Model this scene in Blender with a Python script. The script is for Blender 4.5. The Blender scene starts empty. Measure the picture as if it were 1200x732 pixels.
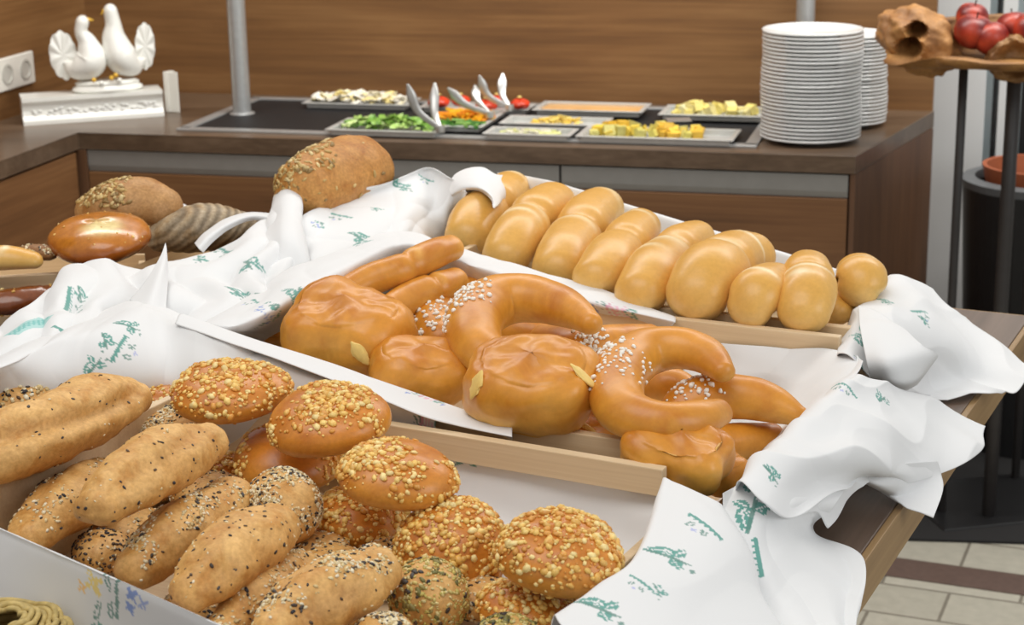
import bpy, bmesh, math, random
import numpy as np
from mathutils import Matrix, Vector, noise

# ------------------------------------------------------------------ camera
sc = bpy.context.scene
COL = sc.collection
F = 2100.0; PITCH = math.radians(16); ROLL = math.radians(1.1); HC = 1.70
cam = bpy.data.cameras.new('camera'); camo = bpy.data.objects.new('camera', cam); COL.objects.link(camo)
cam.sensor_fit = 'HORIZONTAL'; cam.sensor_width = 36; cam.lens = F / 1200 * 36
cam.clip_start = 0.05; cam.clip_end = 60
CM = Matrix.Rotation(math.pi/2 - PITCH, 3, 'X') @ Matrix.Rotation(-ROLL, 3, 'Z')
camo.matrix_world = Matrix.Translation((0, 0, HC)) @ CM.to_4x4()
cam.dof.use_dof = True; cam.dof.focus_distance = 1.85; cam.dof.aperture_fstop = 12.5
sc.camera = camo
# ------------------------------------------------------------------ light and exposure
sc.view_settings.view_transform = 'Standard'; sc.view_settings.look = 'None'
sc.view_settings.gamma = 1; sc.view_settings.use_curve_mapping = False
sc.view_settings.exposure = 0.1
W = bpy.data.worlds.new('room_light'); sc.world = W; W.use_nodes = True
W.node_tree.nodes['Background'].inputs[0].default_value = (1.0, .985, .96, 1)
W.node_tree.nodes['Background'].inputs[1].default_value = 0.42
def area(name, loc, target, sx, sy, power, col=(1, .97, .92)):
    l = bpy.data.lights.new(name, 'AREA'); l.shape = 'RECTANGLE'; l.size = sx; l.size_y = sy; l.energy = power; l.color = col
    o = bpy.data.objects.new(name, l); COL.objects.link(o); o.location = loc
    o.rotation_euler = (Vector(target) - Vector(loc)).to_track_quat('-Z', 'Y').to_euler(); return o
area('ceiling_lamp_table', (-.5, 1.2, 3.0), (-.2, 1.8, 1), 1.8, 1.2, 20)
area('ceiling_lamp_counter', (-.2, 3.9, 3.0), (-.2, 4.6, .9), 3.0, .7, 56)
area('right_wall_fill', (1.9, 4.0, 3.0), (1.7, 5.2, .6), 1.2, 1.2, 45)  # added fill, no such fitting seen; brightens the white wall and panes at right
area('window_daylight', (2.6, .2, 2.2), (0, 2.2, 1), 1.6, 1.6, 22, (.95, .98, 1))

# ------------------------------------------------------------------ helpers
def lin(c):
    return tuple(((v/255)/12.92 if v/255 <= .04045 else ((v/255+.055)/1.055)**2.4) for v in c)
def lin4(c): return lin(c) + (1,)
def at(x, y, z):
    d = CM @ Vector(((x-600)/F, -(y-366)/F, -1)); t = (z-HC)/d.z
    return Vector((0, 0, HC)) + d*t
TA = math.radians(26)
E1 = Vector((math.cos(TA), -math.sin(TA), 0)); E2 = Vector((math.sin(TA), math.cos(TA), 0))
def at_e2(x, y, e):
    d = CM @ Vector(((x-600)/F, -(y-366)/F, -1)); t = e/d.dot(E2)
    return Vector((0, 0, HC)) + d*t
def at_pl(x, y, p, n):
    d = CM @ Vector(((x-600)/F, -(y-366)/F, -1)); o = Vector((0, 0, HC)); t = (Vector(p)-o).dot(n)/d.dot(n)
    return o + d*t
def depth(p):
    return -(CM.transposed() @ (Vector(p)-Vector((0, 0, HC)))).z
def px(p): return depth(p)/F                       # metres per photo pixel there
def tab(e1, e2, z): return E1*e1 + E2*e2 + Vector((0, 0, z))
def PT(t): return at(*t) if t[2] >= 0 else at_e2(t[0], t[1], -t[2])
CU = Vector((.966, -.259, 0)); CV = Vector((.259, .966, 0)); C0 = at(1003, 183, .9)
def cnt(u, v, z): 
    p = C0 + CU*u + CV*v; p.z = z; return p
def nz(p, s=1.0, seed=0): return noise.noise(Vector(p)*s + Vector((seed*7.13, seed*3.7, seed*1.9)))

def tag(o, label=None, cat=None, group=None, kind=None):
    if label: o['label'] = label
    if cat: o['category'] = cat
    if group: o['group'] = group
    if kind: o['kind'] = kind
    return o
def link(name, me, parent=None, loc=None, mat=None):
    o = bpy.data.objects.new(name, me); COL.objects.link(o)
    if mat: me.materials.append(mat)
    if parent: o.parent = parent
    if loc is not None: o.location = loc
    return o
def empty(name, loc, rz=0):
    o = bpy.data.objects.new(name, None); COL.objects.link(o); o.location = loc; o.rotation_euler = (0, 0, rz); o.empty_display_size = .05; return o
def mk(name, V, Fc, mat=None, parent=None, loc=None, cols=None, smooth=True):
    me = bpy.data.meshes.new(name); me.from_pydata([tuple(v) for v in V], [], [tuple(f) for f in Fc]); me.update()
    if smooth: me.polygons.foreach_set('use_smooth', [True]*len(me.polygons))
    if cols is not None:
        a = me.color_attributes.new('col', 'FLOAT_COLOR', 'POINT')
        c = np.ones((len(V), 4)); c[:, :3] = cols; a.data.foreach_set('color', c.ravel())
    return link(name, me, parent, loc, mat)
def from_bm(name, bm, mat=None, parent=None, loc=None, smooth=False):
    bmesh.ops.recalc_face_normals(bm, faces=bm.faces)
    if smooth:
        for e in bm.edges:
            if len(e.link_faces) == 2 and e.calc_face_angle(0) > .7: e.smooth = False
    me = bpy.data.meshes.new(name); bm.to_mesh(me); bm.free()
    if smooth: me.polygons.foreach_set('use_smooth', [True]*len(me.polygons))
    return link(name, me, parent, loc, mat)
def bm_box(bm, c, s, rz=0, bev=0, seg=2):
    m = Matrix.Translation(c) @ Matrix.Rotation(rz, 4, 'Z') @ Matrix.Diagonal((s[0], s[1], s[2], 1))
    r = bmesh.ops.create_cube(bm, size=1, matrix=m)
    if bev:
        es = list({e for v in r['verts'] for e in v.link_edges})
        bmesh.ops.bevel(bm, geom=es, offset=bev, segments=seg, affect='EDGES', profile=.5)
def box(name, s, mat, loc, rz=0, parent=None, bev=.001):
    bm = bmesh.new(); bm_box(bm, (0, 0, 0), s, 0, bev)
    o = from_bm(name, bm, mat, parent, loc); o.rotation_euler = (0, 0, rz); return o
def prism(name, pts, z0, z1, mat, parent=None, bev=.001):
    """vertical prism over a plan polygon; its origin sits at the first corner"""
    bm = bmesh.new(); o = Vector(pts[0])
    a = [bm.verts.new((p[0]-o.x, p[1]-o.y, z0)) for p in pts]; b = [bm.verts.new((p[0]-o.x, p[1]-o.y, z1)) for p in pts]
    bm.faces.new(a); bm.faces.new(b)
    for i in range(len(pts)):
        j = (i+1) % len(pts); bm.faces.new((a[i], a[j], b[j], b[i]))
    if bev: bmesh.ops.bevel(bm, geom=list(bm.edges), offset=bev, segments=2, affect='EDGES', profile=.5)
    return from_bm(name, bm, mat, parent, (o.x, o.y, 0))
def lathe(bm, prof, n=48, c=(0, 0, 0)):
    rings = []
    for r, z in prof:
        rings.append([bm.verts.new((c[0]+max(r, 1e-5)*math.cos(2*math.pi*i/n), c[1]+max(r, 1e-5)*math.sin(2*math.pi*i/n), c[2]+z)) for i in range(n)])
    for a, b in zip(rings, rings[1:]):
        for i in range(n): bm.faces.new((a[i], a[(i+1) % n], b[(i+1) % n], b[i]))
    bm.faces.new(rings[0][::-1]); bm.faces.new(rings[-1])
def catmull(P, n):
    P = np.asarray(P, float); m = len(P)
    if m == 2:
        t = np.linspace(0, 1, n)[:, None]; return P[0]*(1-t)+P[1]*t
    Q = np.vstack([2*P[0]-P[1], P, 2*P[-1]-P[-2]])
    out = []
    for k in range(n):
        u = k/(n-1)*(m-1); i = min(int(u), m-2); t = u-i
        a, b, c, d = Q[i], Q[i+1], Q[i+2], Q[i+3]
        out.append(.5*((2*b)+(-a+c)*t+(2*a-5*b+4*c-d)*t*t+(-a+3*b-3*c+d)*t**3))
    return np.array(out)
def tube_mesh(P, R, n=12, cap=1.0, ncap=5, wide=1.0, tall=1.0, under=1.0, up=(0, 0, 1)):
    """tube along P with radii R and rounded ends; returns verts, faces, (s, theta) per vertex"""
    P = np.asarray(P, float); R = np.asarray(R, float); m = len(P)
    T = np.gradient(P, axis=0); T /= np.linalg.norm(T, axis=1)[:, None]+1e-12
    C, RR, TT, SS = [], [], [], []
    L = np.concatenate([[0], np.cumsum(np.linalg.norm(np.diff(P, axis=0), axis=1))]); L /= L[-1]
    for k in range(ncap):
        a = math.pi/2*(1-(k+.15)/ncap); C.append(P[0]-T[0]*R[0]*cap*math.sin(a)); RR.append(R[0]*math.cos(a)); TT.append(T[0]); SS.append(0)
    for k in range(m): C.append(P[k]); RR.append(R[k]); TT.append(T[k]); SS.append(L[k])
    for k in range(ncap-1, -1, -1):
        a = math.pi/2*(1-(k+.15)/ncap); C.append(P[-1]+T[-1]*R[-1]*cap*math.sin(a)); RR.append(R[-1]*math.cos(a)); TT.append(T[-1]); SS.append(1)
    V, st = [], []
    up = np.array(up, float); th = np.arange(n)*2*math.pi/n
    for c, r, t, s in zip(C, RR, TT, SS):
        u = up-t*up.dot(t)
        if np.linalg.norm(u) < .05: u = np.array([0, 1, 0])-t*t[1]
        u /= np.linalg.norm(u); sd = np.cross(t, u)
        for a in th:
            sn = math.sin(a); V.append(c+r*(sd*math.cos(a)*wide+u*sn*(tall if sn > 0 else tall*under))); st.append((s, a))
    k = len(C); Fc = []
    for i in range(k-1):
        for j in range(n): Fc.append((i*n+j, (i+1)*n+j, (i+1)*n+(j+1) % n, i*n+(j+1) % n))
    Fc.append(tuple(range(n))); Fc.append(tuple((k-1)*n+j for j in range(n-1, -1, -1)))
    return np.array(V), Fc, np.array(st)
def join_meshes(parts):
    V, Fc, Cs, o = [], [], [], 0
    for p in parts:
        V.append(p[0]); Fc += [tuple(i+o for i in f) for f in p[1]]; o += len(p[0])
        if len(p) > 2: Cs.append(p[2])
    return np.vstack(V), Fc, (np.vstack(Cs) if Cs else None)

# ------------------------------------------------------------------ materials
def newmat(name):
    m = bpy.data.materials.new(name); m.use_nodes = True; nt = m.node_tree; return m, nt, nt.nodes['Principled BSDF']
def N(nt, t, **kw):
    n = nt.nodes.new(t)
    for k, v in kw.items():
        if k.startswith('i_'): n.inputs[k[2:].replace('_', ' ')].default_value = v
        else: setattr(n, k, v)
    return n
def ramp(nt, fac, stops):
    r = nt.nodes.new('ShaderNodeValToRGB'); nt.links.new(fac, r.inputs[0])
    while len(r.color_ramp.elements) < len(stops): r.color_ramp.elements.new(.5)
    for e, (p, c) in zip(r.color_ramp.elements, stops): e.position = p; e.color = c
    return r.outputs[0]
def bump(nt, b, h, st, dist=.001):
    n = nt.nodes.new('ShaderNodeBump'); n.inputs['Strength'].default_value = st; n.inputs['Distance'].default_value = dist
    nt.links.new(h, n.inputs['Height']); nt.links.new(n.outputs[0], b.inputs['Normal'])
def plain(name, c, rough=.5, metal=0, coat=0, var=.06, scale=30):
    m, nt, b = newmat(name); b.inputs['Roughness'].default_value = rough; b.inputs['Metallic'].default_value = metal; b.inputs['Coat Weight'].default_value = coat
    tc = N(nt, 'ShaderNodeTexCoord'); n = N(nt, 'ShaderNodeTexNoise', i_Scale=scale, i_Detail=4.0); nt.links.new(tc.outputs['Object'], n.inputs['Vector'])
    l = lin(c); nt.links.new(ramp(nt, n.outputs[0], [(.3, tuple(v*(1-var) for v in l)+(1,)), (.7, tuple(min(1, v*(1+var)) for v in l)+(1,))]), b.inputs['Base Color'])
    return m
def wood(name, dark, mid, light, stretch=(.6, 9, 9), rough=.45, fine=90, axis=0, scale=1.0):
    m, nt, b = newmat(name); b.inputs['Roughness'].default_value = rough
    tc = N(nt, 'ShaderNodeTexCoord'); mp = N(nt, 'ShaderNodeMapping'); nt.links.new(tc.outputs['Object'], mp.inputs[0]); mp.inputs['Scale'].default_value = [s*scale for s in stretch]
    n1 = N(nt, 'ShaderNodeTexNoise', i_Scale=1.6, i_Detail=6.0, i_Roughness=.6, i_Distortion=.5); nt.links.new(mp.outputs[0], n1.inputs['Vector'])
    mp2 = N(nt, 'ShaderNodeMapping'); nt.links.new(tc.outputs['Object'], mp2.inputs[0]); mp2.inputs['Scale'].default_value = [s*scale*(1 if i == axis else 6) for i, s in enumerate(stretch)]
    n2 = N(nt, 'ShaderNodeTexNoise', i_Scale=2.2, i_Detail=3.0); nt.links.new(mp2.outputs[0], n2.inputs['Vector'])
    mx = N(nt, 'ShaderNodeMath', operation='MULTIPLY_ADD'); nt.links.new(n2.outputs[0], mx.inputs[0]); mx.inputs[1].default_value = .35
    s = N(nt, 'ShaderNodeMath', operation='MULTIPLY'); nt.links.new(n1.outputs[0], s.inputs[0]); s.inputs[1].default_value = .75; nt.links.new(s.outputs[0], mx.inputs[2])
    nt.links.new(ramp(nt, mx.outputs[0], [(.3, lin4(dark)), (.54, lin4(mid)), (.78, lin4(light))]), b.inputs['Base Color'])
    bump(nt, b, n2.outputs[0], .08); return m
def crust(name, rough=.42, coat=0.0, fine=260, bst=.25, var=.14, big=None):
    m, nt, b = newmat(name); b.inputs['Roughness'].default_value = rough; b.inputs['Coat Weight'].default_value = coat; b.inputs['Coat Roughness'].default_value = .25
    at_ = N(nt, 'ShaderNodeAttribute', attribute_name='col'); tc = N(nt, 'ShaderNodeTexCoord')
    n = N(nt, 'ShaderNodeTexNoise', i_Scale=fine, i_Detail=5.0, i_Roughness=.65); nt.links.new(tc.outputs['Object'], n.inputs['Vector'])
    g = ramp(nt, n.outputs[0], [(.3, (1-var, 1-var*1.25, 1-var*1.6, 1)), (.7, (1+var*.6, 1+var*.6, 1+var*.6, 1))])
    mx = N(nt, 'ShaderNodeMix', data_type='RGBA', blend_type='MULTIPLY'); mx.inputs[0].default_value = 1
    nt.links.new(at_.outputs['Color'], mx.inputs[6]); nt.links.new(g, mx.inputs[7]); out = mx.outputs[2]
    if big:
        n2 = N(nt, 'ShaderNodeTexNoise', i_Scale=big, i_Detail=5.0, i_Roughness=.6, i_Distortion=.6); nt.links.new(tc.outputs['Object'], n2.inputs['Vector'])
        g2 = ramp(nt, n2.outputs[0], [(.34, (.84, .70, .50, 1)), (.5, (1, 1, 1, 1)), (.66, (1.16, 1.2, 1.3, 1))])
        m2 = N(nt, 'ShaderNodeMix', data_type='RGBA', blend_type='MULTIPLY'); m2.inputs[0].default_value = 1
        nt.links.new(out, m2.inputs[6]); nt.links.new(g2, m2.inputs[7]); out = m2.outputs[2]
    nt.links.new(out, b.inputs['Base Color'])
    bump(nt, b, n.outputs[0], bst, .0012); return m
M = {}
M['wall_wood'] = wood('walnut_panel', (90, 61, 34), (124, 87, 50), (150, 112, 70), (.8, 5, 7), .5)
M['drawer_wood'] = wood('walnut_front', (84, 56, 32), (112, 76, 45), (134, 96, 60), (.8, 8, 10), .5)
M['side_wood'] = wood('walnut_side', (70, 46, 30), (94, 64, 42), (116, 82, 56), (3, 3, .7), .5, axis=2)
M['top_wood'] = wood('walnut_worktop', (68, 53, 41), (92, 74, 58), (116, 96, 78), (.8, 8, 8), .3)
M['table_wood'] = wood('grey_oak_table', (70, 54, 44), (98, 80, 68), (120, 100, 86), (9, .8, 9), .38, axis=1)
M['table_edge'] = wood('oak_table_edge', (112, 84, 50), (152, 120, 78), (172, 142, 98), (9, .8, 9), .45, axis=1)
M['beech'] = wood('beech_rail', (208, 180, 142), (224, 198, 160), (236, 214, 180), (1.4, 30, 30), .5)
M['steel'] = plain('brushed_steel', (186, 188, 188), .34, .55, 0, .05, 60)
M['tongs_steel'] = plain('tongs_steel', (196, 196, 194), .28, .7)
M['pan_steel'] = plain('pan_steel', (204, 205, 202), .28, .3)
M['strip'] = plain('aluminium_strip', (138, 136, 132), .4, .2, 0, .04)
M['black'] = plain('black_metal', (24, 24, 25), .45, 0, 0, .1)
M['iron'] = plain('dark_iron', (50, 47, 46), .45, .0, 0, .1)
M['black_well'] = plain('dark_well', (20, 21, 24), .6, 0)
M['white_glaze'] = plain('white_glaze', (236, 236, 230), .3, 0, .3, .02)
M['white_matt'] = plain('white_matt', (226, 226, 222), .6, 0, 0, .03)
M['china'] = plain('white_china', (228, 230, 230), .18, 0, .4, .01)
M['plastic'] = plain('white_plastic', (232, 230, 222), .35, 0, .2, .02)
M['gold'] = plain('yellow_paint', (222, 176, 60), .4)
M['white_paint'] = plain('white_paint', (222, 224, 224), .5, 0, 0, .02, 8)
M['pane'] = plain('milky_pane', (196, 210, 214), .15, 0, .4, .03, 3)
M['rug'] = plain('black_mat', (26, 25, 25), .85, 0, 0, .2, 200)
M['clay'] = plain('clay_pot', (150, 78, 44), .7)
M['plantergrey'] = plain('planter_rim', (92, 94, 96), .5)
M['soil'] = plain('soil', (60, 44, 32), .9)
M['cream'] = plain('cream_filling', (240, 208, 122), .5, 0, .1, .08, 120)
M['apple'] = crust('apple_skin', .38, .15, 90, .05, .12)
M['seed'] = crust('seed_mix', .5, 0, 400, .1, .1)
M['crumb'] = crust('cheese_crumb', .4, .15, 300, .15, .12)
M['sugar'] = plain('pearl_sugar', (246, 243, 234), .45, 0, 0, .03, 300)
M['pale'] = crust('pale_bun_crust', .36, .12, 170, .12, .07)
M['lye'] = crust('lye_crust', .38, .16, 150, .08, .06, 14)
M['grain'] = crust('grain_crust', .5, .0, 240, .5, .2, 38)
M['roll'] = crust('roll_crust', .36, .18, 200, .25, .12, 22)
M['dark'] = crust('dark_crust', .55, .0, 220, .6, .28, 30)
M['glazed'] = crust('glazed_crust', .2, .5, 120, .12, .2)
M['rough_wood'] = crust('root_wood', .6, 0, 120, .5, .25)
M['straw'] = plain('straw', (196, 172, 108), .6, 0, 0, .2, 150)
M['food'] = crust('salad', .4, .1, 150, .2, .15)
def cloth_mat():
    m, nt, b = newmat('printed_cotton'); b.inputs['Roughness'].default_value = .85
    b.inputs['Sheen Weight'].default_value = .15
    a = N(nt, 'ShaderNodeAttribute', attribute_name='col'); tc = N(nt, 'ShaderNodeTexCoord')
    n = N(nt, 'ShaderNodeTexNoise', i_Scale=900.0, i_Detail=2.0); nt.links.new(tc.outputs['Object'], n.inputs['Vector'])
    nt.links.new(a.outputs['Color'], b.inputs['Base Color']); bump(nt, b, n.outputs[0], .08, .0005)
    return m
M['cloth'] = cloth_mat()
def floor_mat():
    m, nt, b = newmat('stone_tiles'); b.inputs['Roughness'].default_value = .4
    tc = N(nt, 'ShaderNodeTexCoord'); mp = N(nt, 'ShaderNodeMapping'); nt.links.new(tc.outputs['Object'], mp.inputs[0])
    br = N(nt, 'ShaderNodeTexBrick', offset=.5, i_Scale=1.0); nt.links.new(mp.outputs[0], br.inputs['Vector'])
    br.inputs['Brick Width'].default_value = .30; br.inputs['Row Height'].default_value = .15; br.inputs['Mortar Size'].default_value = .004
    br.inputs['Color1'].default_value = lin4((176, 172, 158)); br.inputs['Color2'].default_value = lin4((166, 162, 148)); br.inputs['Mortar'].default_value = lin4((120, 114, 102))
    n = N(nt, 'ShaderNodeTexNoise', i_Scale=40.0, i_Detail=5.0); nt.links.new(tc.outputs['Object'], n.inputs['Vector'])
    mx = N(nt, 'ShaderNodeMix', data_type='RGBA', blend_type='MULTIPLY'); mx.inputs[0].default_value = 1
    nt.links.new(br.outputs[0], mx.inputs[6]); nt.links.new(ramp(nt, n.outputs[0], [(.3, (.86, .86, .86, 1)), (.7, (1, 1, 1, 1))]), mx.inputs[7]); nt.links.new(mx.outputs[2], b.inputs['Base Color'])
    return m
M['floor'] = floor_mat()

# ------------------------------------------------------------------ room shell
sdir = (at(1200, 674, 0)-at(1048, 653, 0)); sang = math.atan2(sdir.y, sdir.x)
fl = box('floor', (14, 12, .1), M['floor'], at(1048, 653, 0)+Vector((0, 0, -.05)), sang, None, 0); tag(fl, kind='structure')
sw = .105
st = box('trim_1', (6, sw, .004), plain('dark_stone', (92, 74, 66), .45, 0, 0, .12, 60), at(1124, 675.5, 0)+Vector((0, 0, .0005)), sang, None, 0); tag(st, kind='structure')
WV = .643
wall_r = at_pl(1096, 60, cnt(0, WV, 0), CV); u_r = (wall_r-C0).dot(CU)
wall_l = at_pl(102, 40, cnt(0, WV, 0), CV); u_l = (wall_l-C0).dot(CU)
wb = box('wall_back', (u_r-u_l+.07, .08, 2.8), M['wall_wood'], cnt((u_r+u_l-.07)/2, WV+.04, 1.4), math.atan2(CU.y, CU.x), None, .002); tag(wb, kind='structure')
wl = box('wall_left', (3.2, .08, 2.8), M['wall_wood'], cnt(u_l-.04, WV-1.595, 1.4), math.atan2(CV.y, CV.x), None, .002); tag(wl, kind='structure')
# right of the timber wall: white wall and a glazed front
GV = 1.0
def gu(x, y=200): 
    return (at_pl(x, y, cnt(0, GV, 0), CV)-C0).dot(CU)
rot = math.atan2(CU.y, CU.x)
wr = box('wall_right', (gu(1150)-gu(1060), .1, 2.8), M['white_paint'], cnt((gu(1060)+gu(1150))/2, GV+.05, 1.4), rot, None, .002); tag(wr, kind='structure')
u0, u1 = gu(1150), gu(1320)
wf = box('window_1', (u1-u0, .04, 2.6), M['pane'], cnt((u0+u1)/2, GV+.06, 1.4), rot, None, .001); tag(wf, kind='structure')
for k, (xa, xb, mt) in enumerate([(1158.5, 1163, 'black'), (1165, 1182, 'white_paint'), (1192, 1202, 'black'), (1204, 1230, 'white_paint'), (1290, 1320, 'white_paint')]):
    a, b_ = gu(xa), gu(xb)
    bm = bmesh.new(); bm_box(bm, (0, 0, 0), (b_-a, .05, 2.7), 0, .002)
    o = from_bm('window_frame' if mt != 'black' else 'window_gasket', bm, M[mt], wf); o.location = ((a+b_)/2-(u0+u1)/2, -.03, 0)

# ------------------------------------------------------------------ serving counter
H = .9
cb = empty('counter_cabinet', cnt(-.98, .3, 0), rot); tag(cb, 'walnut counter cabinet with grey grip strips below the salad bar', 'cabinet')
def part_local(o, parent):
    mw = parent.matrix_world if parent.matrix_world else Matrix()
    bpy.context.view_layer.update(); m = o.matrix_world.copy(); o.parent = parent; o.matrix_parent_inverse = parent.matrix_world.inverted()
backR = at(1095, 130, .9); frontR = at(1003, 183, .9)
uL = -1.96
ctop_pts = [cnt(uL, 0, 0), cnt(0, 0, 0), (backR.x, backR.y, 0), cnt(u_l, WV, 0), cnt(u_l, -2.2, 0), cnt(uL, -2.2, 0)]
ct = prism('worktop', ctop_pts, H-.042, H, M['top_wood'], None, .0015); tag(ct, 'dark walnut L-shaped worktop along the timber walls', 'worktop')
# carcass set back under the worktop
bR = Vector((backR.x, backR.y, 0))
car = prism('carcass', [cnt(uL+.0, .035, 0), cnt(-.012, .035, 0), bR-CU*.012-CV*.01, cnt(uL, WV-.01, 0)], .08, H-.044, M['side_wood'], None, .001); part_local(car, cb)
ep = prism('end_panel', [cnt(-.012, .004, 0), cnt(0, .004, 0), bR-CV*.008, bR-CU*.011-CV*.008], .0, H-.043, M['side_wood'], None, .0008); part_local(ep, cb)
jx = (at_pl(656, 195, cnt(0, 0, 0), CV)-C0).dot(CU)
spans = [(uL+.02, jx-.003), (jx+.003, -.016)]
for a, b_ in spans:
    bm = bmesh.new()   # sloped aluminium grip strip
    w = (b_-a)/2
    prof = [(.000, -.046), (.03, -.046), (.03, -.1), (.004, -.1), (.0, -.085)]
    va = [bm.verts.new((-w, y+.004, z)) for y, z in prof]; vb = [bm.verts.new((w, y+.004, z)) for y, z in prof]
    bm.faces.new(va); bm.faces.new(vb[::-1])
    for i in range(len(prof)): bm.faces.new((va[i], vb[i], vb[(i+1) % 5], va[(i+1) % 5]))
    s_ = from_bm('grip_strip', bm, M['strip'], None, cnt((a+b_)/2, 0, H)); s_.rotation_euler = (0, 0, rot); part_local(s_, cb)
    for z0, z1 in ((.5, .798), (.1, .496)):
        d = box('drawer_front', (b_-a, .02, z1-z0), M['drawer_wood'], cnt((a+b_)/2, .012, (z0+z1)/2), rot, None, .0015); part_local(d, cb)
lc = empty('side_cabinet', cnt(uL-.15, -1.1, 0), rot); tag(lc, 'plain walnut cabinet under the left leg of the worktop', 'cabinet')
fr = box('door', (2.24, .02, .74), M['drawer_wood'], cnt(uL-.012, -1.135, .48), math.atan2(CV.y, CV.x), None, .0015); part_local(fr, lc)
cs = box('carcass', (2.2, -(uL-u_l)-.1 if uL < u_l else (uL-u_l)-.06, .85), M['side_wood'], cnt((uL+u_l)/2-.015, -1.13, .43), math.atan2(CV.y, CV.x), None, .001); part_local(cs, lc)
po = box('corner_post', (.03, .03, .85), M['side_wood'], cnt(uL+.004, .012, .43), rot, None, .001); part_local(po, cb)

# salad well: a steel framed opening, dark inside
we = empty('salad_well', cnt(-.95, .3, H), rot); tag(we, 'black sunken salad bar trough with a steel rim in the worktop', 'salad bar')
x0w, x1w, y0w, y1w = -1.70+.95, -.25+.95, .075-.3, .56-.3
bm = bmesh.new()
for (cx, cy, sx, sy) in (((x0w+x1w)/2, y0w, x1w-x0w+.03, .03), ((x0w+x1w)/2, y1w, x1w-x0w+.03, .03), (x0w, (y0w+y1w)/2, .03, y1w-y0w), (x1w, (y0w+y1w)/2, .03, y1w-y0w)):
    bm_box(bm, (cx, cy, .003), (sx, sy, .006), 0, .0015)
from_bm('rim', bm, M['steel'], we)
bm = bmesh.new(); bm_box(bm, ((x0w+x1w)/2, (y0w+y1w)/2, .001), (x1w-x0w-.02, y1w-y0w-.02, .002)); from_bm('trough', bm, M['black_well'], we)

# steel posts of the sneeze guard
def post(xp, yp, lab):
    p = at(xp, yp, H)
    t = empty('steel_post', p); tag(t, lab, 'post', 'posts of the salad bar')
    bm = bmesh.new(); lathe(bm, [(.024, .006), (.024, 1.6)], 32); from_bm('tube', bm, M['steel'], t, None, True)
    bm = bmesh.new(); lathe(bm, [(.034, 0), (.034, .004), (.027, .007)], 32); from_bm('foot_flange', bm, M['steel'], t)
post(284, 134, 'brushed steel post at left end of the salad bar, beside the doves')
post(941, 130, 'brushed steel post rising behind the stacks of plates')

# ------------------------------------------------------------------ salad pans and food
rnd = random.Random(5)
def pan(x, y, zoff, w, d, lab, rz=0, h=.05):
    p = at(x, y, H+.02)
    t = empty('food_pan', p+Vector((0, 0, zoff-.02)), rot+rz); tag(t, lab, 'food pan', 'steel food pans in the salad bar')
    bm = bmesh.new()
    for sx in (-1, 1): bm_box(bm, (sx*(w/2-.006), 0, .012), (.012, d, .003), 0, .001); bm_box(bm, (sx*(w/2-.012), 0, .006), (.002, d-.024, .012))
    for sy in (-1, 1): bm_box(bm, (0, sy*(d/2-.006), .0121), (w, .012, .003), 0, .001); bm_box(bm, (0, sy*(d/2-.012), .006), (w-.024, .002, .012))
    from_bm('rim', bm, M['pan_steel'], t)
    bm = bmesh.new(); bm_box(bm, (0, 0, -.001), (w-.024, d-.024, .002)); from_bm('bottom', bm, M['pan_steel'], t)
    return t
def pieces(name, pan_o, n, w, d, hmax, cols, sz, lab, cat, shape='chunk', kind='stuff', off=(0, 0)):
    parts = []
    for i in range(n):
        x = rnd.uniform(-.5, .5)*w+off[0]; y = rnd.uniform(-.5, .5)*d+off[1]
        hh = hmax*(1-(2*(x-off[0])/w)**2*.6)*(1-(2*(y-off[1])/d)**2*.6)*rnd.uniform(.15, 1)
        c = np.array(lin(rnd.choice(cols)))*rnd.uniform(.85, 1.1)
        s = sz*rnd.uniform(.6, 1.2)
        if shape == 'leaf':
            g = 5; ax = rnd.uniform(0, 6.28); ca, sa = math.cos(ax), math.sin(ax); tl = rnd.uniform(-.5, .5); V = []; Fc = []
            for a in range(g):
                for b_ in range(g):
                    u, v = a/(g-1)-.5, b_/(g-1)-.5; wv = (1-abs(2*u)**2)*v
                    z = .35*math.sin(u*5+i)*math.cos(v*6)*.5+tl*u
                    V.append((x+s*(u*ca*1.6-wv*sa), y+s*(u*sa*1.6+wv*ca), hh+.004+s*(z+.3)))
            for a in range(g-1):
                for b_ in range(g-1): Fc.append((a*g+b_, a*g+b_+1, (a+1)*g+b_+1, (a+1)*g+b_))
            parts.append((np.array(V), Fc, np.tile(c, (len(V), 1))))
        else:
            bm = bmesh.new()
            if shape == 'strip': bmesh.ops.create_cube(bm, size=1, matrix=Matrix.Diagonal((s*2.4, s*.5, s*.35, 1)))
            elif shape == 'cube': bmesh.ops.create_cube(bm, size=s)
            else: bmesh.ops.create_icosphere(bm, subdivisions=1, radius=s*.6)
            bmesh.ops.transform(bm, matrix=Matrix.Translation((x, y, hh+s*.4)) @ Matrix.Rotation(rnd.uniform(0, 6), 4, 'Z') @ Matrix.Rotation(rnd.uniform(-.6, .6), 4, 'X'), verts=bm.verts)
            bm.verts.index_update()
            parts.append((np.array([v.co[:] for v in bm.verts]), [tuple(v.index for v in f.verts) for f in bm.faces], np.tile(c, (len(bm.verts), 1)))); bm.free()
    V, Fc, Cs = join_meshes(parts)
    o = mk(name, V, Fc, M['food'], None, pan_o.location+Vector((0, 0, .001)), Cs, shape not in ('cube', 'strip')); o.rotation_euler = pan_o.rotation_euler
    tag(o, lab, cat, None, kind); return o
p1 = pan(424, 117, .006, .30, .13, 'steel pan of sliced white and yellow cheese at back left of the salad bar')
pieces('sliced_cheese', p1, 90, .26, .09, .018, [(246, 244, 234), (248, 246, 238), (240, 226, 160), (244, 238, 206)], .034, 'heap of white and pale yellow sliced cheese at the back left of the salad bar', 'cheese', 'leaf')
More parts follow.
